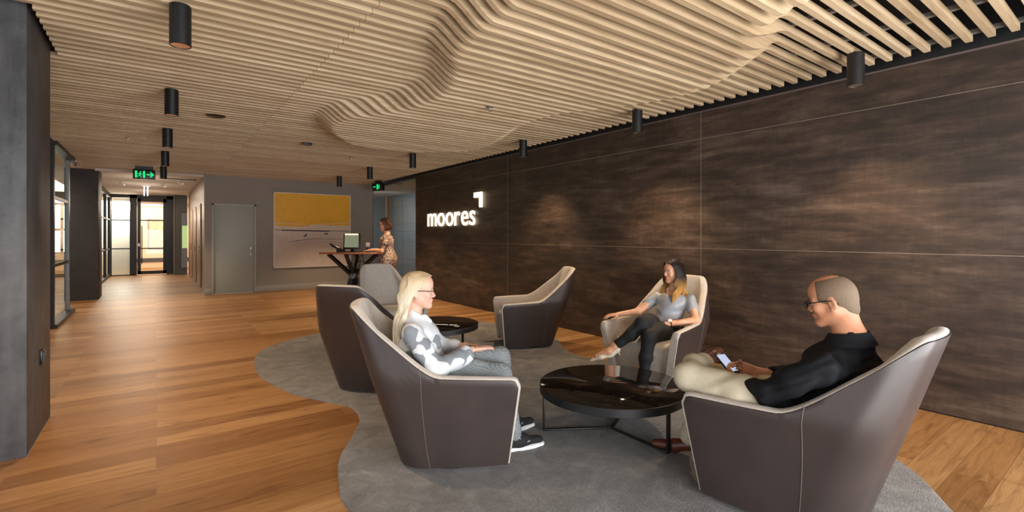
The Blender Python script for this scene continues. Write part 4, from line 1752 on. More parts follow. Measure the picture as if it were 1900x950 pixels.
def hand_sdf(S, w, d, nrm, side, curl=0.3, scale=1.0, spread=0.06, thumb=1, curls=None, tcurl=0.3):
    """w wrist, d direction of the palm, nrm back-of-hand normal, thumb on +side of cross; returns finger tips"""
    w = np.array(w, float)
    d = unit(d)
    nrm = np.array(nrm, float)
    nrm = unit(nrm - (nrm @ d) * d)
    lat = unit(np.cross(nrm, d)) * side       # towards the thumb
    sc = scale
    k = 0.008
    # palm from flattened cones
    for q in (-0.028, -0.010, 0.010, 0.027):
        S.cone(w + lat * q * 0.55 * sc, w + d * 0.088 * sc + lat * q * sc, 0.0155 * sc, 0.0125 * sc, 0.012)
    tips = []
    L = {3: 0.068, 2: 0.078, 1: 0.073, 0: 0.058}
    for i in range(4):
        q = (-0.030, -0.0105, 0.0105, 0.030)[i]
        base = w + d * (0.088 + (0.0, 0.006, 0.008, 0.003)[i]) * sc + lat * q * sc
        ln = L[i] * sc * (1.05 if i else 1)
        cu = curls[i] if curls is not None else curl * (1.15 - 0.08 * i)
        dd = unit(d + lat * (i - 1.5) * spread)
        p = base
        ang = cu * 0.6
        r0 = (0.0078, 0.0085, 0.0088, 0.0082)[i] * sc
        for j, fr in enumerate((0.45, 0.31, 0.24)):
            di = dd * math.cos(ang) - nrm * math.sin(ang)
            q2 = p + di * ln * fr
            S.cone(p, q2, r0 * (1 - 0.08 * j), r0 * (0.92 - 0.1 * j), 0.003)
            p = q2
            ang += cu
        tips.append(p)
    # thumb
    b0 = w + d * 0.022 * sc + lat * 0.026 * sc - nrm * 0.004
    t1 = unit(d * 0.62 + lat * 0.72 - nrm * 0.35)
    p1 = b0 + t1 * 0.038 * sc
    t2 = unit(d * (0.85) + lat * (0.45 - tcurl) - nrm * 0.3)
    p2 = p1 + t2 * 0.032 * sc
    t3 = unit(d * 0.95 + lat * (0.2 - tcurl) - nrm * 0.3)
    p3 = p2 + t3 * 0.024 * sc
    S.cone(b0, p1, 0.0145 * sc, 0.0115 * sc, 0.010)
    S.cone(p1, p2, 0.0108 * sc, 0.0095 * sc, 0.003)
    S.cone(p2, p3, 0.0095 * sc, 0.0078 * sc, 0.003)
    return tips


def strands(name, mat, root, c, Fm, s, paths, seed=1, n=420, r=0.0024):
    rs = random.Random(seed)
    m = MB()
    for i in range(n):
        pts = paths(rs, i)
        pts = [tuple(np.array(c) + Fm @ (np.array(p) * s)) if len(p) == 3 else tuple(p[:3]) for p in pts]
        q = catmull(pts, 5)
        L = len(q)
        rr = [r * (0.7 + 0.5 * math.sin(PI * min(1, (k + 1) / L) * 0.9 + 0.2)) for k in range(L)]
        rr[-1] = r * 0.25
        m.tube(q, rr, 4, cap=False)
    return m.build(name, mat, root, smooth=True)


def shoe_sdf(S, ankle, toe, up, s=1.0, wd=0.036):
    ankle = np.array(ankle, float)
    toe = np.array(toe, float)
    d = unit(toe - ankle)
    up = unit(up)
    S.cone(ankle - d * 0.035, ankle + (toe - ankle) * 0.45, 0.034 * s, 0.037 * s, 0.03)
    S.cone(ankle + (toe - ankle) * 0.4, toe - d * 0.03, 0.037 * s, 0.030 * s, 0.03, flat=(up, 0.72))


# ---------------- blonde woman in the near armchair (chair-local coordinates)
def woman_blonde():
    p, a, _ = CH[0]
    root = empty('person', (p[0], p[1], ZR), R(a), label='woman with long blonde hair and glasses in a white patterned blouse, sitting in profile', cat='person')
    Fm = frame(-1, 4, 0)
    hc = np.array((-0.235, 0.0, 1.035))
    # skin
    S = SDF(0.004)
    P = head_sdf(S, hc, Fm, 0.98, True, (-0.27, 0, 0.86), 0.046)
    shR, shL = (-0.27, -0.165, 0.80), (-0.25, 0.17, 0.80)
    elR, elL = (-0.13, -0.25, 0.60), (-0.08, 0.25, 0.60)
    wrR, wrL = (0.105, -0.03, 0.655), (0.07, 0.17, 0.635)
    S.chain([(-0.27, 0, 0.86), (-0.26, 0, 0.76), (-0.23, 0, 0.60), (-0.2, 0, 0.5)], [0.05, 0.09, 0.085, 0.1], 0.04)
    S.chain([shR, elR, wrR], [0.042, 0.034, 0.023], 0.02)
    S.chain([shL, elL, wrL], [0.042, 0.034, 0.023], 0.02)
    hand_sdf(S, wrR, (0.14, 0.075, 0.0), (0.1, 0, 1), 1, 0.14, 0.93, 0.05, tcurl=0.25)
    hand_sdf(S, wrL, (0.16, -0.05, 0.0), (0.1, 0.1, 1), -1, 0.2, 0.93, 0.05)
    S.mesh('body', M['skin_fair'], root)
    face_parts(P, Fm, 0.98, root, M['browfair'], True)
    # blouse with rolled sleeves and a stand collar
    B = SDF(0.006)
    B.ell((-0.255, 0, 0.73), (0.105, 0.165, 0.13), None, 0.04)
    B.ell((-0.20, 0, 0.74), (0.095, 0.13, 0.09), None, 0.04)
    B.chain([(-0.25, 0, 0.74), (-0.215, 0, 0.6), (-0.19, 0, 0.5)], [0.12, 0.125, 0.15], 0.05)
    B.ell((-0.19, 0, 0.50), (0.15, 0.185, 0.1), None, 0.04)
    B.chain([shR, (-0.2, -0.215, 0.7), elR, (0.02, -0.135, 0.625), (0.045, -0.105, 0.635)], [0.062, 0.058, 0.06, 0.052, 0.054], 0.03)
    B.chain([shL, elL, (0.0, 0.21, 0.62)], [0.062, 0.058, 0.052], 0.03)
    B.cone((0.03, -0.117, 0.632), (0.05, -0.1, 0.637), 0.057, 0.057, 0.006)
    B.cone((-0.262, 0, 0.86), (-0.262, 0, 0.885), 0.066, 0.062, 0.03)
    B.ell((-0.225, 0, 0.915), (0.07, 0.058, 0.035), None, 0.015, True)
    B.cone((0.06, -0.095, 0.64), (0.14, -0.03, 0.66), 0.04, 0.04, 0.004, True)
    B.mesh('blouse', M['blouse'], root, noise=(0.0042, 26))
    # collar flap
    C = SDF(0.004)
    C.cone((-0.20, -0.05, 0.865), (-0.17, -0.035, 0.845), 0.03, 0.018, 0.01, flat=((0.3, 1, 0.4) / np.linalg.norm((0.3, 1, 0.4)), 0.35))
    C.mesh('collar', M['blouse'], root)
    # trousers
    T = SDF(0.006)
    T.ell((-0.16, 0, 0.50), (0.15, 0.185, 0.10), None, 0.03)
    knR, knL = (0.275, -0.10, 0.505), (0.30, 0.12, 0.56)
    anR, anL = (0.37, -0.06, 0.11), (0.38, 0.22, 0.11)
    T.chain([(-0.14, -0.09, 0.51), (0.1, -0.10, 0.525), knR, (0.31, -0.09, 0.35), anR], [0.095, 0.088, 0.068, 0.062, 0.052], 0.03)
    T.chain([(-0.14, 0.09, 0.51), (0.1, 0.10, 0.555), knL, (0.33, 0.15, 0.38), anL], [0.095, 0.088, 0.068, 0.062, 0.052], 0.03)
    T.mesh('trousers', M['check'], root, noise=(0.003, 24))
    # sneakers
    for an, toe, nm in ((anR, (0.54, -0.02, 0.045), 1), (anL, (0.545, 0.30, 0.045), 2)):
        d = unit(np.array(toe) - np.array((an[0], an[1], 0.045)))
        K = SDF(0.004)
        base = np.array((an[0], an[1], 0.05))
        K.cone(base - d * 0.02 + (0, 0, 0.03), base + d * 0.06 + (0, 0, 0.015), 0.037, 0.04, 0.03)
        K.cone(base + d * 0.05, np.array(toe), 0.042, 0.03, 0.03, flat=((0, 0, 1), 0.8))
        K.cone(base - d * 0.03, base + d * 0.02, 0.036, 0.04, 0.03)
        sh = K.mesh('shoe', M['shoeblack'], root, cut=[((0, 0, 0.016), (0, 0, -1))])
        K = SDF(0.004)
        K.cone(base * (1, 1, 0) - d * 0.035 + (0, 0, 0.016), np.array(toe) * (1, 1, 0) + d * 0.006 + (0, 0, 0.016), 0.041, 0.034, 0.02, flat=((0, 0, 1), 0.5))
        K.cone(base * (1, 1, 0) + d * 0.06 + (0, 0, 0.016), base * (1, 1, 0) + d * 0.12 + (0, 0, 0.016), 0.043, 0.043, 0.03, flat=((0, 0, 1), 0.42))
        tag(K.mesh('sole', M['shoewhite'], sh, cut=[((0, 0, 0.001), (0, 0, -1)), ((0, 0, 0.034), (0, 0, 1))]), label='white rubber sole')
        # swoosh-like side mark
        nl = np.array((d[1], -d[0], 0))
        m = MB()
        pts = []
        for q in np.linspace(0, 1, 9):
            pts.append(tuple(base + d * (0.02 + 0.075 * q) + nl * (0.0405 - 0.002 * q) + np.array((0, 0, 0.012 + 0.03 * (1 - q) ** 2 - 0.012 * (1 - abs(2 * q - 1))))))
        m.tube(pts[::-1], [0.0015, 0.004, 0.0065, 0.007, 0.006, 0.0045, 0.003, 0.002, 0.001], 6)
        tag(m.build('side_mark', M['shoewhite'], sh), label='white curved tick mark')
        m = MB()
        for j in range(4):
            cc = base + d * (0.055 + 0.014 * j) + np.array((0, 0, 0.043 - 0.006 * j))
            m.tube([cc + nl * 0.018, cc + np.array((0, 0, 0.006)), cc - nl * 0.018], 0.0022, 6)
        m.build('laces', M['shoeblack'], sh)
    # bracelet and rings
    m = MB()
    wd = unit(np.array((0.14, 0.075, 0)))
    wc = np.array(wrR) + wd * 0.004
    n1 = np.array((0, 0, 1.0))
    l1 = np.cross(n1, wd)
    m.tube([wc + (n1 * math.sin(t) * 0.025 + l1 * math.cos(t) * 0.029) for t in np.linspace(0, 2 * PI, 25)], 0.003, 6, cap=False)
    m.build('bracelet', M['gold'], root, smooth=True)
    # hair: sub-surface cap plus strands

    def path(rs, i):
        sg = 1 if i % 2 else -1
        u = rs.random()
        o = 1.0 + rs.uniform(-0.02, 0.06)
        x0 = 0.075 - 0.15 * u
        z0 = 0.118 - 0.35 * (x0 + 0.01) ** 2 / 0.1 * 1.0
        back = rs.random() ** 0.7
        p = [(x0, sg * 0.004, z0 + 0.008)]
        p.append((x0 * 0.8 - 0.015, sg * 0.062 * o, 0.085 * o))
        xe = -0.012 - 0.10 * u
        ye = 0.088 * math.sqrt(max(0.02, 1 - (max(0, -xe - 0.02) / 0.10) ** 2))
        p.append((0.55 * x0 - 0.03, sg * 0.083 * o, 0.035))
        p.append((xe - 0.018, sg * ye * o, -0.03))
        p.append((-0.06 - 0.06 * u, sg * (0.075 - 0.045 * u + rs.uniform(-0.012, 0.012)), -0.11))
        zz = -0.30 - 0.09 * rs.random()
        p.append((-0.085 - 0.05 * u + rs.uniform(-0.015, 0.01), sg * (0.085 - 0.055 * u + rs.uniform(-0.02, 0.012)), -0.21))
        p.append((-0.085 - 0.04 * u + rs.uniform(-0.02, 0.02), sg * (0.075 - 0.05 * u + rs.uniform(-0.02, 0.012)), zz))
        return p
    strands('hair', M['hair_blonde'], root, hc, Fm, 0.98, path, 5, 900, 0.0032)
    H = SDF(0.005)

    def HP(x, y, z):
        return hc + Fm @ (np.array([x, y, z]) * 0.98)
    H.ell(HP(-0.025, 0, 0.040), (0.093, 0.080, 0.086), Fm, 0.02)
    H.ell(HP(-0.075, 0, -0.02), (0.048, 0.075, 0.08), Fm, 0.03)
    H.cone(HP(-0.085, 0.03, -0.05), HP(-0.10, 0.035, -0.27), 0.036, 0.03, 0.03)
    H.cone(HP(-0.085, -0.03, -0.05), HP(-0.10, -0.035, -0.27), 0.036, 0.03, 0.03)
    H.ell(HP(0.065, 0, -0.01), (0.075, 0.10, 0.062), Fm, 0.01, True)
    H.mesh('hair_underlayer', M['hair_blonde'], root)
    return root


M['hair_blonde'] = mk_hair('blonde_hair', rgb(204, 176, 134), rgb(230, 218, 192), 0.98, 1.16, 0.25)
M['hair_ombre'] = mk_hair('dark_to_honey_hair', rgb(40, 30, 26), rgb(206, 156, 88), 0.86, 0.98, 0.4)
M['hair_brown'] = mk_hair('dark_brown_bob', rgb(62, 40, 28), rgb(96, 60, 38), 1.4, 1.7, 0.4)


# ---------------- woman in grey, legs crossed (chair-local)
def woman_grey():
    p, a, _ = CH[4]
    root = empty('person', (p[0], p[1], ZR), R(a), label='woman with long dark-to-honey hair in a grey top and black trousers, legs crossed', cat='person')
    yw = -27
    Fm = frame(yw, 4, 0)
    hc = np.array((-0.215, 0.065, 1.035))
    S = SDF(0.004)
    P = head_sdf(S, hc, Fm, 0.95, True, (-0.235, 0.07, 0.86), 0.045)
    shR, shL = (-0.20, -0.095, 0.775), (-0.23, 0.23, 0.775)
    elR, elL = (-0.02, -0.21, 0.635), (-0.12, 0.335, 0.605)
    wrR, wrL = (0.16, -0.32, 0.615), (0.07, 0.17, 0.575)
    S.chain([(-0.235, 0.07, 0.86), (-0.23, 0.07, 0.76), (-0.2, 0.05, 0.6), (-0.18, 0.03, 0.5)], [0.048, 0.085, 0.085, 0.1], 0.04)
    S.chain([shR, elR, wrR], [0.044, 0.034, 0.023], 0.02)
    S.chain([shL, elL, wrL], [0.044, 0.036, 0.023], 0.02)
    hand_sdf(S, wrR, (0.12, -0.07, -0.005), (0, 0, 1), 1, 0.3, 0.9, 0.08)
    hand_sdf(S, wrL, (0.11, -0.12, -0.01), (0.3, 0.1, 1), -1, 0.2, 0.9, 0.05)
    S.cone((-0.235, 0.07, 0.86), (-0.20, 0.07, 0.80), 0.045, 0.06, 0.03)
    # ankles and feet
    anR, anL = (0.40, -0.19, 0.37), (0.35, 0.06, 0.10)
    S.chain([(0.36, -0.15, 0.42), anR, (0.44, -0.235, 0.315), (0.50, -0.33, 0.265)], [0.038, 0.031, 0.032, 0.024], 0.02)
    S.chain([(0.34, 0.05, 0.2), anL, (0.40, 0.03, 0.075), (0.50, -0.01, 0.035)], [0.04, 0.031, 0.034, 0.024], 0.02)
    S.mesh('body', M['skin_warm'], root)
    face_parts(P, Fm, 0.95, root, M['brow'], False)
    B = SDF(0.006)
    B.ell((-0.215, 0.07, 0.735), (0.10, 0.155, 0.105), frame(-12), 0.04)
    B.ell((-0.155, 0.05, 0.71), (0.08, 0.12, 0.065), frame(-12), 0.04)
    B.chain([(-0.2, 0.06, 0.72), (-0.17, 0.05, 0.6), (-0.15, 0.04, 0.53)], [0.11, 0.115, 0.13], 0.05)
    B.ell((-0.15, 0.03, 0.52), (0.14, 0.175, 0.08), None, 0.04)
    B.chain([shR, (-0.12, -0.155, 0.705)], [0.054, 0.052], 0.03)
    B.chain([shL, (-0.185, 0.275, 0.69)], [0.054, 0.054], 0.03)
    B.cone((-0.20, 0.06, 0.80), (-0.18, 0.06, 0.87), 0.058, 0.07, 0.01, True)
    B.mesh('top', M['greytop'], root, noise=(0.005, 24))
    T = SDF(0.006)
    T.ell((-0.13, 0.03, 0.50), (0.15, 0.18, 0.085), None, 0.03)
    knR, knL = (0.27, 0.01, 0.585), (0.31, 0.10, 0.485)
    T.chain([(-0.1, -0.05, 0.50), (0.08, -0.03, 0.56), knR, (0.33, -0.07, 0.48), (0.375, -0.15, 0.41)], [0.09, 0.085, 0.066, 0.055, 0.042], 0.03)
    T.chain([(-0.1, 0.11, 0.49), (0.1, 0.12, 0.50), knL, (0.33, 0.08, 0.3), (0.345, 0.065, 0.17)], [0.09, 0.082, 0.064, 0.056, 0.042], 0.03)
    T.cone((0.365, -0.132, 0.425), (0.383, -0.165, 0.395), 0.047, 0.046, 0.004)
    T.mesh('trousers', M['blackpants'], root, noise=(0.003, 26))
    # court shoes
    for q, (h0, ball, tip, up) in enumerate((((0.385, -0.185, 0.335), (0.475, -0.30, 0.270), (0.52, -0.375, 0.225), (0.45, -0.2, 0.87)), ((0.33, 0.065, 0.07), (0.45, 0.01, 0.025), (0.52, -0.02, 0.02), (0, 0, 1)))):
        K = SDF(0.0035)
        h0, ball, tip = map(lambda v: np.array(v, float), (h0, ball, tip))
        up = unit(up)
        K.cone(h0, h0 + (ball - h0) * 0.5 - up * 0.012, 0.033, 0.034, 0.02)
        K.cone(h0 + (ball - h0) * 0.4 - up * 0.012, ball, 0.034, 0.034, 0.02)
        K.cone(ball, tip, 0.034, 0.013, 0.02, flat=(up, 0.7))
        K.cone(h0 + up * 0.035 + (ball - h0) * 0.1, ball + up * 0.028 - (ball - h0) * 0.05, 0.032, 0.026, 0.006, True)
        K.cone(h0 - up * 0.02, h0 - up * 0.065, 0.010, 0.006, 0.02)
        K.mesh('shoe', M['nude'], root)
    # watch
    m = MB()
    wd = unit(np.array(wrL) - np.array(elL))
    wc = np.array(wrL) - wd * 0.01
    n1 = unit(np.array((0.2, 0.1, 1)) - (np.array((0.2, 0.1, 1)) @ wd) * wd)
    l1 = np.cross(n1, wd)
    m.tube([wc + (n1 * math.sin(t) * 0.0265 + l1 * math.cos(t) * 0.0265) for t in np.linspace(0, 2 * PI, 25)], 0.0065, 8, cap=False, flat=1.0)
    w = m.build('watch_strap', M['darkstrap'], root, smooth=True)
    m = MB()
    f0 = wc + n1 * 0.028
    f1 = unit(n1 + np.array((0.5, -0.0, 0)))
    m.tube([f0, f0 + f1 * 0.008], 0.018, 24)
    tag(m.build('watch_face', M['white'], w), label='white round watch dial')

    def path(rs, i):
        sg = 1 if rs.random() < 0.55 else -1
        u = rs.random()
        o = 1.0 + rs.uniform(-0.02, 0.08)
        x0 = 0.082 - 0.16 * u
        z0 = 0.118 - 3.2 * (x0 + 0.01) ** 2
        p = [(x0, -0.012 + sg * 0.004, z0 + 0.006)]
        p.append((x0 * 0.85 - 0.01, sg * 0.060 * o, 0.088 * o - 1.2 * x0 * x0))
        p.append((0.62 * x0 - 0.012, sg * 0.086 * o, 0.03))
        xe = 0.035 - 0.14 * u
        ye = 0.100 * math.sqrt(max(0.05, 1 - (max(0, -xe - 0.01) / 0.11) ** 2))
        p.append((xe, sg * ye * o, -0.035))
        ph = rs.uniform(0, 6.28) * 0.25 + 3.0 * u
        amp = 0.030
        ln = 0.25 + 0.06 * rs.random()
        for j in range(1, 7):
            t = j / 6
            z = -0.035 - ln * t
            x = xe * (1 - 0.3 * t) + (0.075 if u < 0.55 else 0.0) * t + amp * math.sin(ph + t * 9) * t ** 0.5
            y = sg * (ye * o + 0.018 * t + amp * math.cos(ph + t * 9) * t ** 0.5 * 0.8 - 0.012 * (t > 0.9))
            if u > 0.6:
                y = y * (1 - 0.25 * t)
            p.append((x, y, z))
        return p
    strands('hair', M['hair_ombre'], root, hc, Fm, 0.95, path, 11, 760, 0.0042)
    H = SDF(0.005)

    def HP(x, y, z):
        return hc + Fm @ (np.array([x, y, z]) * 0.95)
    H.ell(HP(-0.025, 0, 0.040), (0.092, 0.080, 0.084), Fm, 0.02)
    H.ell(HP(-0.07, 0, -0.03), (0.05, 0.078, 0.09), Fm, 0.03)
    H.ell(HP(0.085, 0, -0.02), (0.085, 0.085, 0.078), Fm, 0.01, True)
    H.mesh('hair_underlayer', M['hair_ombre'], root)
    # necklace
    m = MB()
    m.tube([np.array((-0.235 + 0.055 * math.cos(t), 0.07 + 0.062 * math.sin(t), 0.845 - 0.03 * math.cos(t))) for t in np.linspace(-1.6, 1.6, 15)], 0.003, 6)
    m.build('necklace', M['darkstrap'], root)
    return root


# ---------------- bald man in black shirt with a phone (chair-local)
def man_black():
    p, a = (2.60, 1.19), 90.0
    root = empty('person', (p[0], p[1], ZR), R(a), label='balding man with glasses in a black shirt, looking down at a phone', cat='person')
    Fm = frame(12, 14, 0)
    hc = np.array((-0.235, 0.0, 1.075))
    s = 1.0
    S = SDF(0.0038)
    P = head_sdf(S, hc, Fm, s, False, (-0.315, 0, 0.90), 0.058)
    shL, shR = (-0.28, 0.215, 0.80), (-0.27, -0.215, 0.80)
    elL, elR = (-0.05, 0.235, 0.635), (-0.03, -0.25, 0.62)
    wrL, wrR = (0.165, 0.115, 0.610), (0.165, -0.125, 0.615)
    S.chain([(-0.315, 0, 0.90), (-0.30, 0, 0.78), (-0.25, 0, 0.62), (-0.2, 0, 0.5)], [0.065, 0.11, 0.12, 0.13], 0.04)
    S.chain([shL, elL, wrL], [0.052, 0.042, 0.028], 0.02)
    S.chain([shR, elR, wrR], [0.052, 0.042, 0.028], 0.02)
    hand_sdf(S, wrL, (0.11, -0.085, 0.035), (0.1, 0.75, -0.55), 1, 0.55, 1.0, 0.02, tcurl=0.1)
    hand_sdf(S, wrR, (0.11, 0.085, 0.03), (0.1, -0.75, -0.5), -1, 0.6, 1.0, 0.02, tcurl=0.1)
    S.mesh('body', M['skin_tan'], root)
    face_parts(P, Fm, s, root, M['brow'], True)
    # close-cropped hair at the sides and back
    H = SDF(0.0035)

    def HP(x, y, z):
        return hc + Fm @ (np.array([x, y, z]) * s)
    H.ell(HP(-0.018, 0, 0.03), (0.094, 0.076, 0.088), Fm, 0.02)
    H.ell(HP(0.01, 0, 0.045), (0.080, 0.068, 0.070), Fm, 0.03)
    H.cone(HP(-0.045, 0, -0.02), HP(-0.05, 0, -0.045), 0.056, 0.052, 0.03)
    H.ell(HP(0.112, 0, 0.05), (0.085, 0.11, 0.10), Fm, 0.006, True)
    H.ell(HP(0.01, 0, 0.145), (0.09, 0.062, 0.058), Fm, 0.006, True)
    H.ell(HP(0.05, 0, -0.085), (0.10, 0.12, 0.08), Fm, 0.006, True)
    tag(H.mesh('hair', M['stubble'], root), label='grey cropped hair around the bald crown')
    # shirt
    B = SDF(0.006)
    B.ell((-0.29, 0, 0.76), (0.125, 0.205, 0.135), None, 0.05)
    B.ell((-0.23, 0, 0.74), (0.125, 0.17, 0.11), None, 0.05)
    B.chain([(-0.28, 0, 0.74), (-0.235, 0, 0.6), (-0.2, 0, 0.52)], [0.15, 0.155, 0.17], 0.05)
    B.ell((-0.19, 0, 0.53), (0.21, 0.235, 0.115), None, 0.04)
    B.ell((-0.06, 0.13, 0.54), (0.13, 0.12, 0.11), None, 0.04)
    B.chain([shL, (-0.17, 0.245, 0.72), elL, (0.05, 0.19, 0.615), (0.10, 0.175, 0.60)], [0.070, 0.062, 0.058, 0.052, 0.050], 0.035)
    B.chain([shR, (-0.16, -0.27, 0.71), elR, (0.05, -0.22, 0.61), (0.10, -0.175, 0.61)], [0.070, 0.062, 0.058, 0.052, 0.050], 0.035)
    B.cone((0.10, 0.178, 0.60), (0.125, 0.152, 0.60), 0.054, 0.05, 0.006)
    B.cone((-0.315, 0, 0.87), (-0.305, 0, 0.895), 0.085, 0.078, 0.03)
    B.ell((-0.305, 0, 0.935), (0.072, 0.070, 0.05), None, 0.008, True)
    B.cone((0.115, 0.162, 0.60), (0.2, 0.09, 0.60), 0.036, 0.036, 0.004, True)
    B.mesh('shirt', M['blackshirt'], root, noise=(0.006, 31))
    C = MB()
    pts = []
    K = 40
    ring0, ring1 = [], []
    for i in range(K):
        t = -PI * 0.86 + 2 * PI * 0.86 * i / (K - 1)
        cx, cy = -math.cos(t), math.sin(t)
        ring0.append((-0.305 + 0.080 * cx, 0.080 * cy, 0.938 - 0.012 * cx))
        ring1.append((-0.305 + 0.112 * cx, 0.112 * cy, 0.878 - 0.016 * cx))
    vs = ring0 + ring1 + [(x * 1.0 - 0.004 * (x + 0.3) / 0.09, y * 0.95, z - 0.002) for x, y, z in ring0] + [(-0.30 + (x + 0.30) * 0.94, y * 0.94, z) for x, y, z in ring1]
    fs = []
    for i in range(K - 1):
        fs += [(i, i + 1, K + i + 1, K + i), (2 * K + i + 1, 2 * K + i, 3 * K + i, 3 * K + i + 1), (i + 1, i, 2 * K + i, 2 * K + i + 1), (K + i, K + i + 1, 3 * K + i + 1, 3 * K + i)]
    C.add(vs, fs)
    C.build('collar', M['blackshirt'], root, smooth=True)
    # trousers: left ankle rests on the right knee
    T = SDF(0.006)
    T.ell((-0.14, 0, 0.50), (0.16, 0.18, 0.09), None, 0.04)
    T.chain([(-0.12, 0.11, 0.50), (0.1, 0.19, 0.57), (0.375, 0.235, 0.61), (0.43, 0.10, 0.63), (0.45, -0.02, 0.635)], [0.11, 0.1, 0.078, 0.066, 0.056], 0.035)
    T.chain([(-0.12, -0.12, 0.50), (0.15, -0.15, 0.52), (0.40, -0.16, 0.53), (0.52, -0.13, 0.32), (0.60, -0.10, 0.13)], [0.11, 0.1, 0.075, 0.066, 0.058], 0.03)
    T.mesh('trousers', M['khaki'], root, noise=(0.004, 22))
    # shoes
    K_ = SDF(0.004)
    K_.cone((0.455, -0.05, 0.65), (0.47, -0.16, 0.65), 0.036, 0.038, 0.02)
    K_.cone((0.47, -0.15, 0.65), (0.50, -0.27, 0.655), 0.038, 0.026, 0.02)
    K_.mesh('shoe', M['brownshoe'], root)
    K_ = SDF(0.004)
    K_.cone((0.60, -0.10, 0.07), (0.68, -0.07, 0.05), 0.036, 0.038, 0.02)
    K_.cone((0.68, -0.07, 0.045), (0.80, -0.03, 0.03), 0.038, 0.028, 0.02)
    K_.mesh('shoe', M['brownshoe'], root, cut=[((0, 0, 0.003), (0, 0, -1))])
    return root


def phone():
    p, a = (2.60, 1.19), 90.0
    root = empty('smartphone', (p[0], p[1], ZR), R(a), label='black smartphone with a lit screen held by the man', cat='phone')
    c = Vector((0.285, 0.015, 0.668))
    # tilted towards the face
    m = (Matrix.Rotation(R(-10), 3, 'Z') @ Matrix.Rotation(R(-38), 3, 'Y'))
    o = MB().obox(c, (0.145, 0.074, 0.010), m).build('body', M['blackgloss'], root, bevel=0.003)
    MB().obox(c + m @ Vector((0.0, 0, 0.0056)), (0.115, 0.064, 0.0012), m).build('screen', M['screen'], root)
    return root


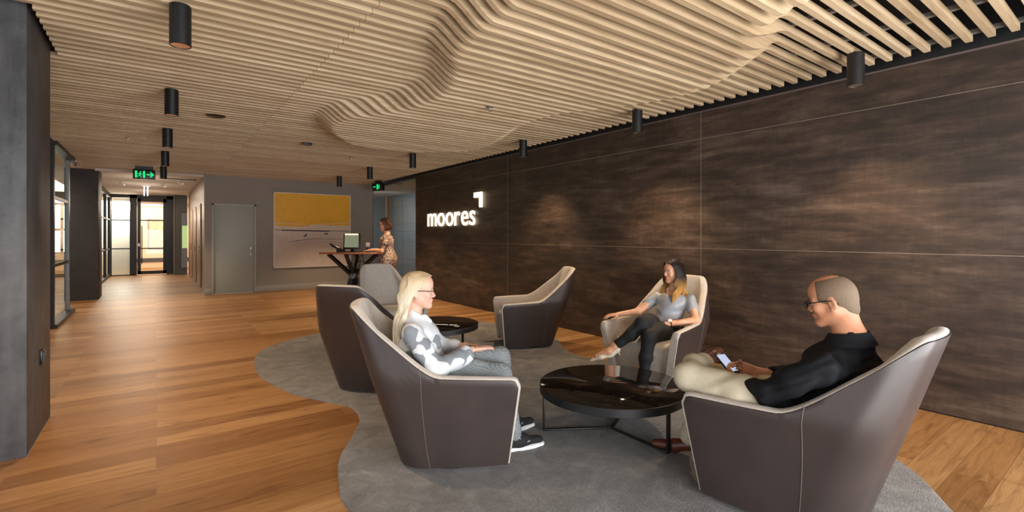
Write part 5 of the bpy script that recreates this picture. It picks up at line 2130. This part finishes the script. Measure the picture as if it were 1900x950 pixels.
# ---------------- standing woman at the desk (front is +x)
def woman_standing():
    root = empty('person', (3.44, 8.60, 0), R(150), label='woman with a short brown bob in a beige patterned dress standing at the desk', cat='person')
    Fm = frame(4, 12, 0)
    hc = np.array((0.03, 0, 1.60))
    S = SDF(0.006)
    P = head_sdf(S, hc, Fm, 0.98, True, (-0.01, 0, 1.44), 0.046)
    shL, shR = (-0.02, 0.165, 1.36), (-0.02, -0.165, 1.36)
    elL, elR = (0.05, 0.215, 1.12), (0.06, -0.215, 1.12)
    wrL, wrR = (0.26, 0.10, 1.135), (0.27, -0.13, 1.135)
    S.chain([(-0.01, 0, 1.44), (-0.01, 0, 1.3), (0, 0, 1.1), (0, 0, 0.92)], [0.05, 0.09, 0.09, 0.12], 0.04)
    S.chain([shL, elL, wrL], [0.045, 0.036, 0.023], 0.02)
    S.chain([shR, elR, wrR], [0.045, 0.036, 0.023], 0.02)
    hand_sdf(S, wrL, (0.15, -0.03, -0.015), (0, 0, 1), -1, 0.25, 0.92, 0.05)
    hand_sdf(S, wrR, (0.15, 0.03, -0.015), (0, 0, 1), 1, 0.25, 0.92, 0.05)
    for sg in (1, -1):
        S.chain([(0, 0.08 * sg, 0.9), (0.01, 0.075 * sg, 0.5), (-0.01, 0.07 * sg, 0.3), (-0.01, 0.07 * sg, 0.09), (0.1, 0.075 * sg, 0.05)], [0.1, 0.056, 0.052, 0.03, 0.028], 0.02)
    S.mesh('body', M['skin_warm'], root)
    face_parts(P, Fm, 0.98, root, M['brow'], True)
    B = SDF(0.008)
    B.ell((-0.01, 0, 1.30), (0.11, 0.165, 0.14), None, 0.04)
    B.ell((0.05, 0, 1.28), (0.085, 0.13, 0.08), None, 0.04)
    B.chain([(0, 0, 1.28), (0, 0, 1.12), (-0.01, 0, 0.95), (0, 0, 0.6)], [0.12, 0.118, 0.165, 0.155], 0.06)
    B.ell((-0.05, 0, 0.95), (0.14, 0.175, 0.16), None, 0.06)
    B.chain([shL, (0.0, 0.195, 1.26)], [0.06, 0.058], 0.03)
    B.chain([shR, (0.0, -0.195, 1.26)], [0.06, 0.058], 0.03)
    B.mesh('dress', M['dress'], root, cut=[((0, 0, 0.6), (0, 0, -1))], noise=(0.002, 20))
    B = SDF(0.008)
    B.cone((0, 0, 0.62), (0, 0, 0.5), 0.158, 0.152, 0.01)
    tag(B.mesh('hem_band', M['red'], root, cut=[((0, 0, 0.535), (0, 0, -1)), ((0, 0, 0.602), (0, 0, 1))]), label='bright red hem')
    m = MB()
    m.tube([(0.118 * math.cos(t) + 0.002, 0.124 * math.sin(t), 1.10) for t in np.linspace(0, 2 * PI, 33)], 0.009, 8, cap=False)
    m.build('belt', M['blackpants'], root)
    for sg in (1, -1):
        m = MB()
        m.tube([(0.004 + 0.06 * math.cos(t), sg * 0.198 + 0.058 * math.sin(t) * 1.0, 1.235 + 0.01 * math.cos(t)) for t in np.linspace(0, 2 * PI, 25)], 0.007, 6, cap=False)
        m.build('sleeve_band', M['blackpants'], root)
    for sg in (1, -1):
        K = SDF(0.005)
        K.cone((-0.02, 0.07 * sg, 0.07), (0.07, 0.075 * sg, 0.045), 0.034, 0.036, 0.02)
        K.cone((0.07, 0.075 * sg, 0.04), (0.17, 0.075 * sg, 0.022), 0.036, 0.02, 0.02)
        K.cone((-0.03, 0.07 * sg, 0.06), (-0.035, 0.07 * sg, 0.01), 0.02, 0.012, 0.01)
        K.mesh('shoe', M['blackpants'], root, cut=[((0, 0, 0.002), (0, 0, -1))])

    def path(rs, i):
        sg = 1 if i % 2 else -1
        u = rs.random()
        o = 1.02 + rs.uniform(-0.02, 0.10)
        x0 = 0.08 - 0.16 * u
        z0 = 0.118 - 3.2 * (x0 + 0.01) ** 2
        p = [(x0, sg * 0.006, z0 + 0.008)]
        p.append((x0 * 0.85 - 0.01, sg * 0.062 * o, 0.09 * o - 1.2 * x0 * x0))
        p.append((0.6 * x0 - 0.02, sg * 0.09 * o, 0.03))
        xe = 0.01 - 0.13 * u
        ye = 0.095 * math.sqrt(max(0.03, 1 - (max(0, -xe - 0.01) / 0.12) ** 2))
        p.append((xe, sg * ye * o, -0.03))
        p.append((xe * 0.95 + rs.uniform(-0.01, 0.01), sg * ye * o * 1.02, -0.075 + rs.uniform(-0.015, 0.01)))
        p.append((xe * 0.8 + 0.01, sg * ye * 0.85, -0.105 + rs.uniform(-0.015, 0.01)))
        return p
    strands('hair', M['hair_brown'], root, hc, Fm, 0.98, path, 21, 380, 0.0045)
    H = SDF(0.006)

    def HP(x, y, z):
        return hc + Fm @ (np.array([x, y, z]) * 0.98)
    H.ell(HP(-0.028, 0, 0.035), (0.095, 0.085, 0.09), Fm, 0.02)
    H.ell(HP(-0.07, 0, -0.03), (0.055, 0.082, 0.07), Fm, 0.03)
    H.ell(HP(0.085, 0, -0.02), (0.085, 0.085, 0.078), Fm, 0.01, True)
    H.mesh('hair_underlayer', M['hair_brown'], root)
    return root


woman_blonde()
woman_grey()
man_black()
phone()
woman_standing()
